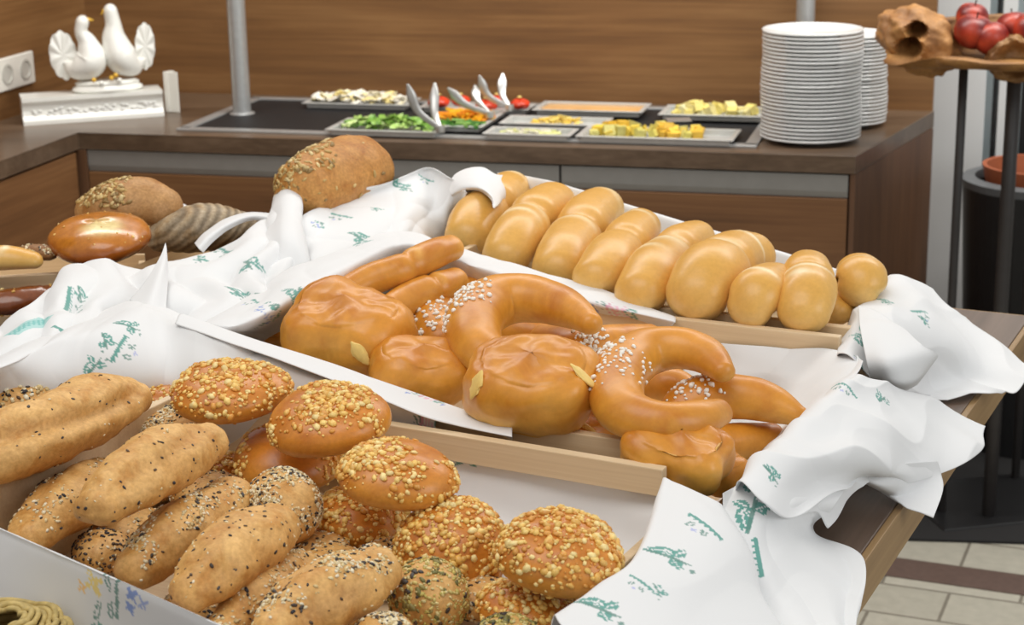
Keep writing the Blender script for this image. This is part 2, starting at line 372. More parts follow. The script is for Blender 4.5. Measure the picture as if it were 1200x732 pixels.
p2 = pan(458, 146, .006, .29, .17, 'steel pan of green lettuce at front left of the salad bar')
pieces('cut_lettuce', p2, 170, .23, .11, .022, [(140, 182, 84), (170, 204, 116), (112, 160, 66), (196, 218, 148)], .024, 'heap of chopped green lettuce in the front left pan', 'lettuce', 'leaf')
p3 = pan(548, 138, .008, .15, .26, 'steel pan of pepper strips under the tongs')
pieces('yellow_pepper_strips', p3, 90, .12, .1, .03, [(236, 170, 30), (240, 190, 40), (230, 140, 30)], .02, 'yellow and orange pepper strips beneath the crossed tongs', 'pepper', 'strip')
pieces('green_pepper_strips', p3, 50, .11, .07, .016, [(70, 130, 50), (120, 160, 80), (60, 120, 44)], .016, 'green pepper strips in front of the yellow ones', 'pepper', 'strip', off=(0, -.085))
p3b = pan(560, 122, .004, .30, .1, 'steel pan of tomato pieces at the back of the salad bar')
for i, (x, y, s, lb) in enumerate([(514, 117, .03, 'red tomato half leftmost behind the tongs'), (540, 115, .026, 'red tomato half second from left behind the tongs'), (570, 121, .03, 'red tomato half between the two right tongs'), (609, 119, .027, 'orange red tomato half right of the tongs'), (582, 114, .022, 'small dark red tomato half at the back of the salad bar')]):
    bm = bmesh.new(); bmesh.ops.create_uvsphere(bm, u_segments=20, v_segments=12, radius=s)
    for v in bm.verts: v.co.z = v.co.z*.5+.002*math.cos(5*math.atan2(v.co.y, v.co.x))
    o = from_bm('tomato_half', bm, bpy.data.materials.get('tomato') or plain('tomato', (206, 62, 34), .25, 0, .3, .15, 50), None, at(x, y+3, H+.028), True); tag(o, lb, 'tomato', 'tomato pieces in the salad bar')
    bm = bmesh.new(); lathe(bm, [(s*.25, 0), (s*.1, .003)], 8); q = from_bm('stem_scar', bm, M['cream'], o); q.location = (0, 0, s*.7)
p4 = pan(694, 127, .012, .29, .14, 'steel pan filled flat with orange dressing, back middle')
bm = bmesh.new(); bm_box(bm, (0, 0, .005), (.262, .112, .006), 0, .002)
o = from_bm('orange_dressing', bm, plain('dressing', (224, 172, 104), .35, 0, .2, .12, 40), None, p4.location, True); o.rotation_euler = p4.rotation_euler; tag(o, 'flat orange dressing filling the back middle pan', 'dressing')
p5 = pan(652, 141, .007, .27, .12, 'steel pan with a little yellow cheese in the middle row')
pieces('grated_cheese', p5, 50, .12, .05, .02, [(232, 200, 90), (238, 214, 120)], .012, 'small heap of yellow grated cheese in the middle pan', 'cheese', 'strip', off=(.0, .0))
p6 = pan(622, 153, .006, .22, .1, 'shallow steel pan of pale sprouts at the front middle')
pieces('pale_sprouts', p6, 50, .14, .05, .01, [(222, 220, 200), (214, 218, 150)], .014, 'thin scatter of pale sprouts in the front middle pan', 'sprouts', 'strip')
p7 = pan(838, 131, .01, .27, .15, 'steel pan of pale cheese cubes beside the plates')
pieces('cheese_cubes', p7, 46, .2, .09, .018, [(226, 216, 150), (216, 214, 170), (232, 218, 130)], .022, 'pale cheese cubes in the pan beside the plates', 'cheese', 'cube')
p8 = pan(772, 155, .006, .38, .15, 'wide steel pan of yellow fruit pieces at the front right')
pieces('yellow_fruit_pieces', p8, 60, .26, .08, .02, [(226, 200, 80), (214, 206, 110), (232, 190, 70), (206, 200, 120)], .022, 'yellow fruit pieces in the wide front right pan', 'fruit', 'cube', off=(-.03, 0))
sp = box('serving_scoop', (.06, .05, .002), M['tongs_steel'], at(795, 140, H+.035), rot+.3, None, .0008); tag(sp, 'small flat steel scoop lying over the front right pan', 'scoop')
# tongs: two sprung arms joined at a bow
def tongs(hx, hy, tips, lab):
    h = at(hx, hy, H+.035)
    t = empty('serving_tongs', h); tag(t, lab, 'tongs', 'serving tongs in the salad bar')
    for (mx, my, tx, ty, tz) in tips:
        n_ = CM @ Vector((0, 0, 1)); n_ = Vector((n_.x, n_.y, 0)).normalized()
        P = [h, at_pl(mx, my, h, n_), at_pl(tx, ty, h, n_)]
        P[1] += CV*tz; P[2] += CV*tz*2
        Pc = catmull([p-h for p in P], 14); R = np.interp(np.linspace(0, 1, 14), [0, .5, .8, 1], [.006, .009, .013, .004])
        V, Fc, _ = tube_mesh(Pc, R, 10, 1, 3, 1.0, .3, 1.0, tuple(n_)); mk('arm', V, Fc, M['tongs_steel'], t)
    bm = bmesh.new(); lathe(bm, [(.011, -.008), (.012, 0), (.011, .008)], 16); from_bm('hinge', bm, M['tongs_steel'], t, None, True)
tongs(516, 151, [(490, 130, 478, 100, .0), (505, 135, 501, 103, .03)], 'steel tongs leaning over the lettuce, leftmost of three pairs')
tongs(574, 134, [(545, 122, 526, 104, .0), (556, 120, 549, 105, .03)], 'steel tongs over the peppers, middle of three pairs')
tongs(597, 126, [(572, 112, 562, 90, .0), (585, 112, 582, 91, .03)], 'steel tongs over the tomatoes, rightmost of three pairs')

# ------------------------------------------------------------------ plates
def plate_mesh():
    bm = bmesh.new(); R = .119
    prof = [(.0, .002), (.062, .002), (.066, 0), (.07, .0022), (.082, .0052), (.1, .0098), (R-.004, .0134), (R-.001, .0128), (R, .0135), (R, .0166), (R-.0012, .0176), (R-.005, .0164), (.1, .0126), (.08, .0082), (.07, .0058), (.0, .0052)]
    lathe(bm, prof, 56); bmesh.ops.recalc_face_normals(bm, faces=bm.faces)
    for e in bm.edges:
        if len(e.link_faces) == 2 and e.calc_face_angle(0) > .7: e.smooth = False
    me = bpy.data.meshes.new('dinner_plate'); bm.to_mesh(me); bm.free(); me.polygons.foreach_set('use_smooth', [True]*len(me.polygons)); me.materials.append(M['china']); return me
pm = plate_mesh()
ORD = 'first second third fourth fifth sixth seventh eighth ninth tenth eleventh twelfth thirteenth fourteenth fifteenth sixteenth seventeenth eighteenth nineteenth twentieth'.split()
ORD += ['twenty-'+q for q in ORD[:9]]
def stack(x, y, n, pitch, where, group, k):
    p = at(x, y, H)
    for i in range(n):
        o = bpy.data.objects.new('dinner_plate', pm); COL.objects.link(o); o.scale = (k, k, 1)
        o.location = p+Vector((rnd.uniform(-.0009, .0009)+.0015*math.sin(i*.35), rnd.uniform(-.0009, .0009), .0005+i*pitch)); o.rotation_euler = (0, 0, rnd.uniform(0, 6))
        lb = 'white dinner plate, %s from the top of the %s' % (ORD[n-1-i], where)
        if i == n-1: lb = 'topmost white plate of the %s' % where
        if i == 0: lb = 'lowest white plate of the %s, on the worktop' % where
        tag(o, lb, 'plate', group)
stack(949, 164, 28, .0092, 'tall front stack', 'plates in the front stack', 1.0)
stack(993, 146, 24, .0092, 'shorter stack behind at right', 'plates in the stack behind', .8)

# ------------------------------------------------------------------ dove ornament, card holder, socket
dd = math.radians(18)
plc = at(109, 138, H)
pl = empty('ornament_plinth', plc, dd); tag(pl, 'long white ornate plinth under the dove figurine', 'plinth')
def molded(bm, L, prof):
    va = [bm.verts.new((-L/2+.0*z, y, z)) for y, z in prof]; vb = [bm.verts.new((L/2, y, z)) for y, z in prof]
    bm.faces.new(va); bm.faces.new(vb[::-1]); n = len(prof)
    for i in range(n): bm.faces.new((va[i], vb[i], vb[(i+1) % n], va[(i+1) % n]))
bm = bmesh.new()
fr_ = [(-.055, 0), (-.055, .01), (-.05, .014), (-.043, .022), (-.040, .035), (-.041, .048), (-.046, .056), (-.05, .06), (-.05, .07)]
molded(bm, .365, fr_+[(-a, z) for a, z in fr_[::-1]]); from_bm('moulded_block', bm, M['white_glaze'], pl)
bm = bmesh.new(); rr = random.Random(3)
for i in range(70):
    x = rr.uniform(-.16, .17); z = rr.uniform(.016, .04)
    bmesh.ops.create_icosphere(bm, subdivisions=1, radius=rr.uniform(.003, .006), matrix=Matrix.Translation((x, -.043, z)) @ Matrix.Diagonal((1.6, .5, .8, 1)))
from_bm('relief_carving', bm, M['white_matt'], pl, None, True)
bs = plc+Vector((0, 0, .07))
df = empty('dove_figurine', bs+Vector((.045*math.cos(dd), .045*math.sin(dd), 0)), dd); tag(df, 'white ceramic pair of doves with fanned tails on a round base', 'figurine')
bm = bmesh.new(); lathe(bm, [(.06, .0), (.066, .006), (.064, .013), (.058, .018), (.06, .024), (.052, .03)], 40)
for v in bm.verts: v.co.x *= 1.42; v.co.y *= .8
from_bm('base', bm, M['white_glaze'], df, None, True)
S = .00228     # metres per photo pixel at the ornament
def dpt(x, y, dy=0): return np.array([(x-129)*S, dy, (101-y)*S+.008])
def dove(path, rad, beak, tail, tdir):
    P = catmull([dpt(*p) for p in path], 40); R = catmull([[r*S] for r in rad], 40)[:, 0]
    V, Fc, _ = tube_mesh(P, R, 20, 1, 5, .9, 1, 1, (0, -1, 0)); mk('dove_body', V, Fc, M['white_glaze'], df)
    b0, b1 = dpt(*beak[0]), dpt(*beak[1]); V, Fc, _ = tube_mesh(catmull([b0, b1], 6), np.linspace(.006, .001, 6), 10); mk('beak', V, Fc, M['gold'], df)
    cx, cy, w, h = tail; parts_V = []; parts_F = []; n = 60; m = 10
    for side in (-1, 1):
        for j in range(m+1):
            for i in range(n+1):
                a = math.pi*2*i/n; rr_ = (j/m)*(1+.07*abs(math.sin(a*5)))
                x = cx+w*rr_*math.cos(a)-tdir*w*.1*math.sin(a); y = cy-h*rr_*math.sin(a)
                d = .004*(1-(j/m)**4)*side+.003*math.sin(a*9)*(j/m)
                parts_V.append(dpt(x, y, d+.01))
    k = (m+1)*(n+1)
    for s in range(2):
        for j in range(m):
            for i in range(n):
                a = s*k+j*(n+1)+i; parts_F.append((a, a+1, a+n+2, a+n+1))
    mk('tail_fan', parts_V, parts_F, M['white_glaze'], df)
dove([(84, 70, .01), (95, 76, .0), (112, 68, -.005), (110, 48), (104, 35), (106, 24)], [4, 15, 21, 13, 8.5, 8.5], [(113, 21), (119, 22)], (82, 61, 15, 27), 1)
dove([(172, 72, .01), (160, 76), (147, 66, -.005), (141, 45), (141, 28), (139, 13)], [4, 15, 21, 16, 10.5, 9], [(132, 12), (128, 16)], (176, 56, 11, 26), -1)
wing = dpt(118, 72, -.045); 
for k, (x, y) in enumerate([(112, 84), (120, 88), (132, 83), (141, 86), (137, 80)]):
    bm = bmesh.new(); bmesh.ops.create_icosphere(bm, subdivisions=2, radius=.0065); o = from_bm('blossom', bm, M['gold'] if k % 2 == 0 else M['white_glaze'], df, None, True); o.location = dpt(x, y+4, -.05)
tcx = at(208, 132, H)
t = empty('card_holder', tcx, math.radians(-30)); tag(t, 'small white folded card standing right of the doves', 'card holder')
bm = bmesh.new(); bm_box(bm, (-.006, 0, .055), (.028, .006, .11), 0, .002); from_bm('front_leaf', bm, M['plastic'], t)
bm = bmesh.new(); bm_box(bm, (-.028, .008, .055), (.016, .03, .11), 0, .002); from_bm('side_leaf', bm, M['plastic'], t)
# socket on the left wall
wlp = cnt(u_l, 0, 0)
sc_c = at_pl(14, 84, wlp, CU)
so = empty('wall_socket', sc_c, math.atan2(CV.y, CV.x)); tag(so, 'white double wall socket on the left timber wall', 'socket')
k_ = px(sc_c)
bm = bmesh.new(); bm_box(bm, (0, -.006, 0), (.2, .012, 38*k_), 0, .004, 3); from_bm('cover_plate', bm, M['plastic'], so)
for dx in (-.065, .03):
    bm = bmesh.new(); lathe(bm, [(.026, 0), (.028, .002), (.022, .0025), (.019, -.008), (.0, -.008)], 32)
    o = from_bm('socket_insert', bm, plain('socket_grey', (196, 194, 186), .4) if dx < 0 else bpy.data.materials['socket_grey'], so, None, True); o.location = (dx+.02, -.0125, 0); o.rotation_euler = (math.pi/2, 0, 0)

# ------------------------------------------------------------------ fruit bowl on its stand, planter, mat
foot = at(1172, 600, .02); zb = .0
def zof(x, y, p):          # point on the vertical plane facing the camera through p
    n_ = Vector((p.x, p.y, 0)).normalized(); return at_pl(x, y, p, n_)
bowl_c = zof(1150, 62, foot)
stn = empty('bowl_stand', Vector((foot.x, foot.y, 0))); tag(stn, 'tall dark iron stand carrying the root wood bowl', 'stand')
bz = bowl_c.z
def rod(name, a, b_, r, parent, mat):
    a = Vector(a); b_ = Vector(b_); V, Fc, _ = tube_mesh(catmull([a-parent.location, b_-parent.location], 4), [r]*4, 14, .2, 2, 1, 1, 1, (0, 1, .1)); return mk(name, V, Fc, mat, parent)
l1b = zof(1129, 88, foot); l2b = zof(1189, 90, foot)
rod('leg', (l1b.x, l1b.y, .012), (l1b.x, l1b.y, bz-.03), .0105, stn, M['iron'])
rod('leg', (l2b.x, l2b.y, .012), (l2b.x, l2b.y, bz-.03), .0165, stn, M['iron'])
l3 = l2b+Vector((.13, .24, 0)); rod('leg', (l3.x, l3.y, .012), (l3.x, l3.y, bz-.03), .0105, stn, M['iron'])
cc = (l1b+l2b+l3)/3
bm = bmesh.new(); bm_box(bm, (cc.x-foot.x, cc.y-foot.y, .006), (.34, .3, .012), .2, .003); from_bm('foot_plate', bm, M['black'], stn)
# the bowl: a hollowed root with knot holes, an irregular shell
bo = cc.copy(); bo.z = bz-.024
bowl_o = bo
nU, nV = 96, 26; Vv, Ff, Cc = [], [], []
RX, RY, HB = .33, .2, .062
bc = zof(1205, 80, foot)
for s in (0, 1):
    for j in range(nV+1):
        for i in range(nU):
            a = 2*math.pi*i/nU; t_ = j/nV
            lump = 1+.11*noise.noise(Vector((math.cos(a)*1.6, math.sin(a)*1.6, 3)))+.07*noise.noise(Vector((math.cos(a)*5, math.sin(a)*5, t_*2)))
            rad = math.sin(t_*math.pi/2)**.6
            rim = 1-.7*math.exp(-((a-math.pi)/.6)**2)+.22*noise.noise(Vector((math.cos(a)*2.2, math.sin(a)*2.2, 9)))
            thick = .0 if s == 0 else .035+.02*noise.noise(Vector((math.cos(a)*4, math.sin(a)*4, 20)))
            x = math.cos(a)*(RX*lump*rad-thick*(t_ > .01)); y = math.sin(a)*(RY*lump*rad-thick*(t_ > .01))
            z = HB*(rim+.5*math.sin(a))*(1-math.cos(t_*math.pi/2))**1.0+(.02*(1-t_) if s else 0)
            q = noise.fractal(Vector((x*14, y*14, z*14)), 1, 2, 4)
            x += .012*q*math.cos(a); y += .012*q*math.sin(a)
            Vv.append((x, y, z))
            f = .5+.5*noise.noise(Vector((x*22, y*22, z*30))); c = np.array(lin((104, 66, 36)))*(1-f)+np.array(lin((186, 138, 76)))*f
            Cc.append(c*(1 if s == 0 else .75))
k = (nV+1)*nU
for s in (0, 1):
    for j in range(nV):
        for i in range(nU):
            a, b_ = s*k+j*nU+i, s*k+j*nU+(i+1) % nU
            Ff.append((a, b_, b_+nU, a+nU) if s == 0 else (a, a+nU, b_+nU, b_))
for i in range(nU):
    a, b_ = nV*nU+i, nV*nU+(i+1) % nU; Ff.append((a, b_, b_+k, a+k))
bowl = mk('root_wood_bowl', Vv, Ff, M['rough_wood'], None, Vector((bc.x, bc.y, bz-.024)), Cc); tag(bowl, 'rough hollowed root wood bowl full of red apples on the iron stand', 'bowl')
# the gnarled knot at its left end, with two dark holes
kc = zof(1078, 48, foot)-bowl.location
bm = bmesh.new(); bmesh.ops.create_icosphere(bm, subdivisions=5, radius=1)
KV = []; KC = []
h1 = zof(1076, 32, foot)-bowl.location-kc; h2 = zof(1068, 52, foot)-bowl.location-kc
tocam = Vector((-foot.x, -foot.y, 0)).normalized()
for v in bm.verts:
    d = v.co.copy(); r = 1+.16*noise.noise(d*2.2)+.08*noise.noise(d*5)
    p = Vector((d.x*.094*r, d.y*.078*r, d.z*.076*r))
    p.z -= .25*p.x
    for hc_, hr in ((h1, .021), (h2, .026)):
        w_ = (p-hc_); lat = (w_-tocam*w_.dot(tocam)); lat.z *= 1.2
        if w_.dot(tocam) > -.01 and p.dot(tocam) > 0:
            g = math.exp(-(lat.length/hr)**6); p -= tocam*.1*g
    v.co = p+kc
    f = .5+.5*noise.noise(p*24); KC.append(np.array(lin((112, 72, 40)))*(1-f)+np.array(lin((190, 142, 84)))*f)
kn = from_bm('knot', bm, M['rough_wood'], bowl, None, True)
a_ = kn.data.color_attributes.new('col', 'FLOAT_COLOR', 'POINT'); c4 = np.ones((len(KC), 4)); c4[:, :3] = KC; a_.data.foreach_set('color', c4.ravel())
kc2 = zof(1190, 66, foot)-bowl.location
bm = bmesh.new(); bmesh.ops.create_icosphere(bm, subdivisions=5, radius=1); KC = []
h3 = tocam*.05
for v in bm.verts:
    d = v.co.copy(); r = 1+.15*noise.noise(d*2.4+Vector((4, 4, 4)))+.08*noise.noise(d*6)
    p = Vector((d.x*.066*r, d.y*.05*r, d.z*.052*r)); lat = p-tocam*p.dot(tocam)
    if p.dot(tocam) > 0: p -= tocam*.05*math.exp(-(lat.length/.036)**4)
    v.co = p+kc2+tocam*.03
    f = .5+.5*noise.noise(p*26+Vector((3, 0, 0))); KC.append(np.array(lin((104, 70, 42)))*(1-f)+np.array(lin((182, 140, 86)))*f)
kn = from_bm('knot', bm, M['rough_wood'], bowl, None, True)
a_ = kn.data.color_attributes.new('col', 'FLOAT_COLOR', 'POINT'); c4 = np.ones((len(KC), 4)); c4[:, :3] = KC; a_.data.foreach_set('color', c4.ravel())
# apples
def apple(x, y, dpx, back, lab):
    c = zof(x, y, foot)+Vector((foot.x, foot.y, 0)).normalized()*back; r = dpx/2*px(c)
    bm = bmesh.new(); bmesh.ops.create_uvsphere(bm, u_segments=32, v_segments=20, radius=r); Cs = []
    for v in bm.verts:
        q = v.co/r; d = math.hypot(q.x, q.y); v.co.z = r*(q.z*.92-.26*math.exp(-(d/.28)**2)*(1 if q.z > 0 else -.6)); v.co.x *= 1.0+.06*q.z; v.co.y *= 1+.06*q.z
        f = max(0, min(1, .35+.9*noise.noise(q*1.6+Vector((x*.1, y, 2))))); Cs.append(np.array(lin((100, 18, 20)))*(1-f)+np.array(lin((186, 64, 38)))*f)
    o = from_bm('red_apple', bm, M['apple'], None, c, True); o.rotation_euler = (rnd.uniform(-.5, .5), rnd.uniform(-.5, .5), 0)
    a = o.data.color_attributes.new('col', 'FLOAT_COLOR', 'POINT'); c4 = np.ones((len(Cs), 4)); c4[:, :3] = Cs; a.data.foreach_set('color', c4.ravel())
    bm = bmesh.new(); lathe(bm, [(.002, 0), (.0015, .012), (.0022, .018)], 8); s = from_bm('stem', bm, M['soil'], o); s.location = (0, 0, r*.62)
    tag(o, lab, 'apple', 'apples in the root wood bowl')
apple(1141, 36, 46, -.02, 'bright red apple at the front left of the root bowl')
apple(1138, 24, 38, .06, 'dark red apple at the back left, highest in the root bowl')
apple(1162, 43, 42, -.03, 'orange red apple at the front middle of the root bowl')
apple(1187, 33, 40, .02, 'red apple behind the right knot of the root bowl')
apple(1207, 36, 44, .0, 'dark red apple cut by the right picture edge')
# planter
pc = zof(1215, 235, at(1180, 560, 0)); pcen = Vector((pc.x, pc.y, 0))+Vector((pc.x, pc.y, 0)).normalized()*.28
pt = empty('plant_tub', pcen); tag(pt, 'large round black plant tub behind the iron stand', 'planter')
rp = 86*px(Vector((pcen.x, pcen.y, pc.z))); hz = pc.z
bm = bmesh.new(); lathe(bm, [(rp*.82, 0), (rp, hz-.01), (rp*.9, hz-.01), (rp*.86, hz-.1), (0, hz-.1)], 56); from_bm('tub', bm, M['black'], pt, None, False)
bm = bmesh.new(); lathe(bm, [(rp*1.0, hz-.02), (rp*1.02, hz), (rp*.84, hz+.004), (rp*.82, hz-.02)], 56); from_bm('rim', bm, M['plantergrey'], pt)
bm = bmesh.new(); lathe(bm, [(rp*.6, hz-.1), (rp*.75, hz+.035), (rp*.69, hz+.035), (rp*.62, hz-.03), (0, hz-.03)], 48); from_bm('clay_pot', bm, M['clay'], pt)
mat_a, mat_b = at(1064, 634, 0), at(1200, 638, 0); md = (mat_b-mat_a).normalized(); mn = Vector((-md.y, md.x, 0))
bm = bmesh.new(); bm_box(bm, (.9, .9, .004), (3.2, 1.8, .008), 0, .002)
rg = from_bm('floor_mat', bm, M['rug'], None, mat_a-md*.4); rg.rotation_euler = (0, 0, math.atan2(md.y, md.x)); tag(rg, 'black floor mat under the stand and the plant tub', 'mat')

# ------------------------------------------------------------------ buffet table and trays
T = .98
tb = empty('buffet_table', tab(-1.25, 1.6, 0), -TA); tag(tb, 'dark wooden buffet table carrying the bread trays', 'table')
te1 = (-1.72, -.405); te2 = (.55, 2.52)
def tl(e1, e2, z): return (e1+1.25, e2-1.6, z)
bm = bmesh.new(); bm_box(bm, tl(sum(te1)/2, sum(te2)/2, T-.024), (te1[1]-te1[0]-.008, te2[1]-te2[0]-.008, .048), 0, .001); from_bm('table_top', bm, M['table_wood'], tb)
bm = bmesh.new()
for s in (0, 1):
    bm_box(bm, tl(te1[s], sum(te2)/2, T-.0265), (.008, te2[1]-te2[0]+.008, .05), 0, .001); bm_box(bm, tl(sum(te1)/2, te2[s], T-.0265), (te1[1]-te1[0], .008, .05), 0, .001)
from_bm('edge_band', bm, M['table_edge'], tb)
for a in (te1[0]+.25, te1[1]-.6):
    for b_ in (te2[0]+.1, te2[1]-.1):
        bm = bmesh.new(); bm_box(bm, tl(a, b_, (T-.05)/2), (.06, .06, T-.05), 0, .003); from_bm('leg', bm, M['iron'], tb)
def tray(e1a, e1b, e2a, e2b, lab, rail_e1, zl=1.10, zr=1.062, railz=1.09, near_rail=True, far_rail=True, turn=0, near_low=False):
    t = empty('bread_tray', tab((e1a+e1b)/2, (e2a+e2b)/2, T), -TA+math.radians(turn)); tag(t, lab, 'bread tray', 'wooden bread trays on the buffet table')
    cx, cy = (e1a+e1b)/2, (e2a+e2b)/2
    w, d = e1b-e1a, e2b-e2a
    bm = bmesh.new(); bm_box(bm, (0, 0, .008), (w, d, .014), 0, .002); from_bm('base_board', bm, M['beech'], t)
    for s in (-1, 1):
        bm = bmesh.new(); y = s*(d/2-.006)
        zz, zk = (zl-T, zr-.005-T) if not (near_low and s < 0) else (.07, .045)
        pts = [(-w/2, .015), (w/2, .015), (w/2, zk-.02), (rail_e1-cx, zk), (-w/2, zz)]
        a = [bm.verts.new((x, y-.004, z)) for x, z in pts]; b_ = [bm.verts.new((x, y+.004, z)) for x, z in pts]
        bm.faces.new(a); bm.faces.new(b_[::-1])
        for i in range(5): bm.faces.new((a[i], b_[i], b_[(i+1) % 5], a[(i+1) % 5]))
        from_bm('side_panel', bm, M['beech'], t)
        if (s == 1 and far_rail) or (s == -1 and near_rail):
            x0 = rail_e1-cx-.04; x1 = w/2
            bm = bmesh.new(); bm_box(bm, ((x0+x1)/2, y-s*.012, (railz+zr)/2-T), (x1-x0, .012, railz-zr), 0, .0012); from_bm('side_rail', bm, M['beech'], t)
    for s in (-1, 1):
        hh = (zl if s < 0 else zr-.035)-T
        bm = bmesh.new(); bm_box(bm, (s*(w/2-.005), 0, hh/2+.008), (.01, d-.022, hh-.012), 0, .0015); from_bm('end_panel', bm, M['beech'], t)
    return t
tray(-1.12, -.575, 1.075, 1.515, 'beech bread tray of seeded rolls, nearest the camera', -.93, 1.10, near_rail=False, turn=-2, near_low=True)
tray(-1.09, -.533, 1.53, 1.985, 'beech bread tray of glazed lye pastries, the middle one', -.86, 1.10)
tray(-1.12, -.53, 1.99, 2.375, 'beech bread tray of pale plaited rolls, the far one', -.84, 1.10, far_rail=False)
tray(-2.055, -1.555, 1.725, 2.075, 'beech bread tray of dark loaves at the left', -2.05, 1.02, 1.055, 1.09, far_rail=False, turn=35)
rs = box('display_riser', (.40, .36, .07), M['table_edge'], tab(-1.42, 2.10, T+.0355), -TA, None, .003); tag(rs, 'low wooden riser under the napkin and loaves at the left', 'riser')

# ------------------------------------------------------------------ cloths: printed cotton napkins lining the trays
TEAL = (64, 150, 138); GREENGREY = (96, 142, 132); BLUE = (120, 148, 214); PINK = (232, 182, 200); YEL = (246, 218, 120); LILAC = (176, 182, 226)
def leaf(cx, cy, a, b, ang, col): return ('leaf', cx, cy, a, b, math.radians(ang), lin(col))
def border(L, col, h=3.2): return ('border', L, h, lin(col))
def star(cx, cy, r, col): return ('star', cx, cy, r, lin(col))
MOTIF = {   # millimetres
 'twig': [leaf(-7, 3, 10, 5.6, 25, TEAL), leaf(5, 7, 8, 4.4, 60, TEAL), leaf(6, -6, 8, 4.4, -45, TEAL), ('line', -16, -2, 14, -1, .8, lin(GREENGREY)), star(15, 3, 2.4, GREENGREY), star(17, -7, 2.0, GREENGREY)],
 'edge': [border(15, TEAL), leaf(-5, -9, 5, 2.6, 70, GREENGREY), leaf(6, -9, 4.5, 2.4, 110, GREENGREY), star(1, -14, 2.4, LILAC)],
 'edge_long': [border(26, TEAL), leaf(-12, -9, 5.5, 2.8, 60, GREENGREY), leaf(4, -8, 5, 2.6, 120, GREENGREY), leaf(16, -9, 4.5, 2.6, 70, GREENGREY), star(-3, -15, 2.6, BLUE)],
 'flower': [leaf(-9, 5, 8, 3.6, 30, TEAL), leaf(9, 4, 8, 3.6, 150, TEAL), leaf(-3, 10, 7, 3, 80, GREENGREY), star(0, -2, 4.2, BLUE), star(8, -6, 3.4, BLUE), star(-8, -7, 3.2, BLUE), leaf(3, -12, 7, 3, 100, GREENGREY)],
 'pinkrose': [star(0, 0, 5, PINK), star(7, 1, 4.4, PINK), star(-7, 1, 4, (214, 150, 176)), leaf(14, 0, 6, 2.6, 20, TEAL), leaf(-14, 2, 6, 2.6, 160, GREENGREY), star(20, -3, 3, BLUE), star(-21, -2, 3, BLUE)],
 'bouquet': [star(-8, 8, 7.5, YEL), star(-19, 9, 3.6, (246, 196, 110)), leaf(4, 6, 8, 2.4, 70, GREENGREY), leaf(-14, -6, 8, 2.4, 40, GREENGREY), leaf(-4, -8, 8, 2.4, 60, GREENGREY), leaf(14, 8, 6, 2.2, 100, TEAL), star(20, -6, 5.4, BLUE), star(13, -12, 4.6, BLUE), star(26, -13, 4.4, (150, 170, 224)), star(20, 6, 2.8, BLUE), ('line', -2, -14, 12, 4, .9, lin(GREENGREY)), leaf(-20, -14, 7, 2.4, 10, TEAL)],
 'band': [('bar', 30, 9, lin((150, 208, 204))), ('bar2', 30, 5, lin((112, 188, 184)))],
}
def paint(V, Cc, c, tdir, ndir, prims, sc_=1.0):
    """woven-in print: colours the cloth round point c; tdir runs along the border"""
    d = V-np.array(c); x = d@tdir*1000/sc_; y = d@ndir*1000/sc_; z = np.abs(d@np.cross(tdir, ndir))*1000
    ok = (z < 14*sc_) & (np.abs(x) < 45) & (np.abs(y) < 30)
    xi = np.floor(x/1.5)*1.5+.75; yi = np.floor(y/1.5)*1.5+.75
    chk = np.modf(np.abs(np.sin(xi*12.9898+yi*78.233)*43758.5453))[0]
    for p in prims:
        if p[0] == 'leaf':
            _, cx, cy, a, b, g, col = p; u = (xi-cx)*math.cos(g)+(yi-cy)*math.sin(g); v = -(xi-cx)*math.sin(g)+(yi-cy)*math.cos(g)
            m = ok & ((np.abs(u)/a)**1.6+(np.abs(v)/b)**1.2 < 1) & (chk > .1) & ~((np.abs(v) < .7) & (u > -a*.6))
        elif p[0] == 'star':
            _, cx, cy, r, col = p; u, v = xi-cx, yi-cy; m = ok & (np.hypot(u, v) < r*(.75+.35*np.cos(4*np.arctan2(v, u)))) & (chk > .12)
        elif p[0] == 'border':
            _, L, h, col = p; m = ok & (np.abs(xi) < L) & ((np.abs(yi) < 1.3) | ((y < 0) & (y > -h) & (np.mod(xi, 4.5) < 1.8)))
        elif p[0] == 'line':
            _, xa, ya, xb, yb, w, col = p; t = np.clip(((xi-xa)*(xb-xa)+(yi-ya)*(yb-ya))/((xb-xa)**2+(yb-ya)**2), 0, 1)
            m = ok & (np.hypot(xi-xa-t*(xb-xa), yi-ya-t*(yb-ya)) < w+.4)
        elif p[0] == 'bar':
            _, L, h, col = p; m = ok & (np.abs(x) < L) & (np.abs(y) < h)
        else:
            _, L, h, col = p; m = ok & (np.abs(x) < L) & (np.abs(y) < h) & (np.sin(x*.8)*np.sin(y*1.1) > -.2)
        al = .88 if p[0] != 'bar' else .75
        Cc[m] = Cc[m]*(1-al)+np.array(col)*al
WHITE = np.array(lin((230, 231, 232)))
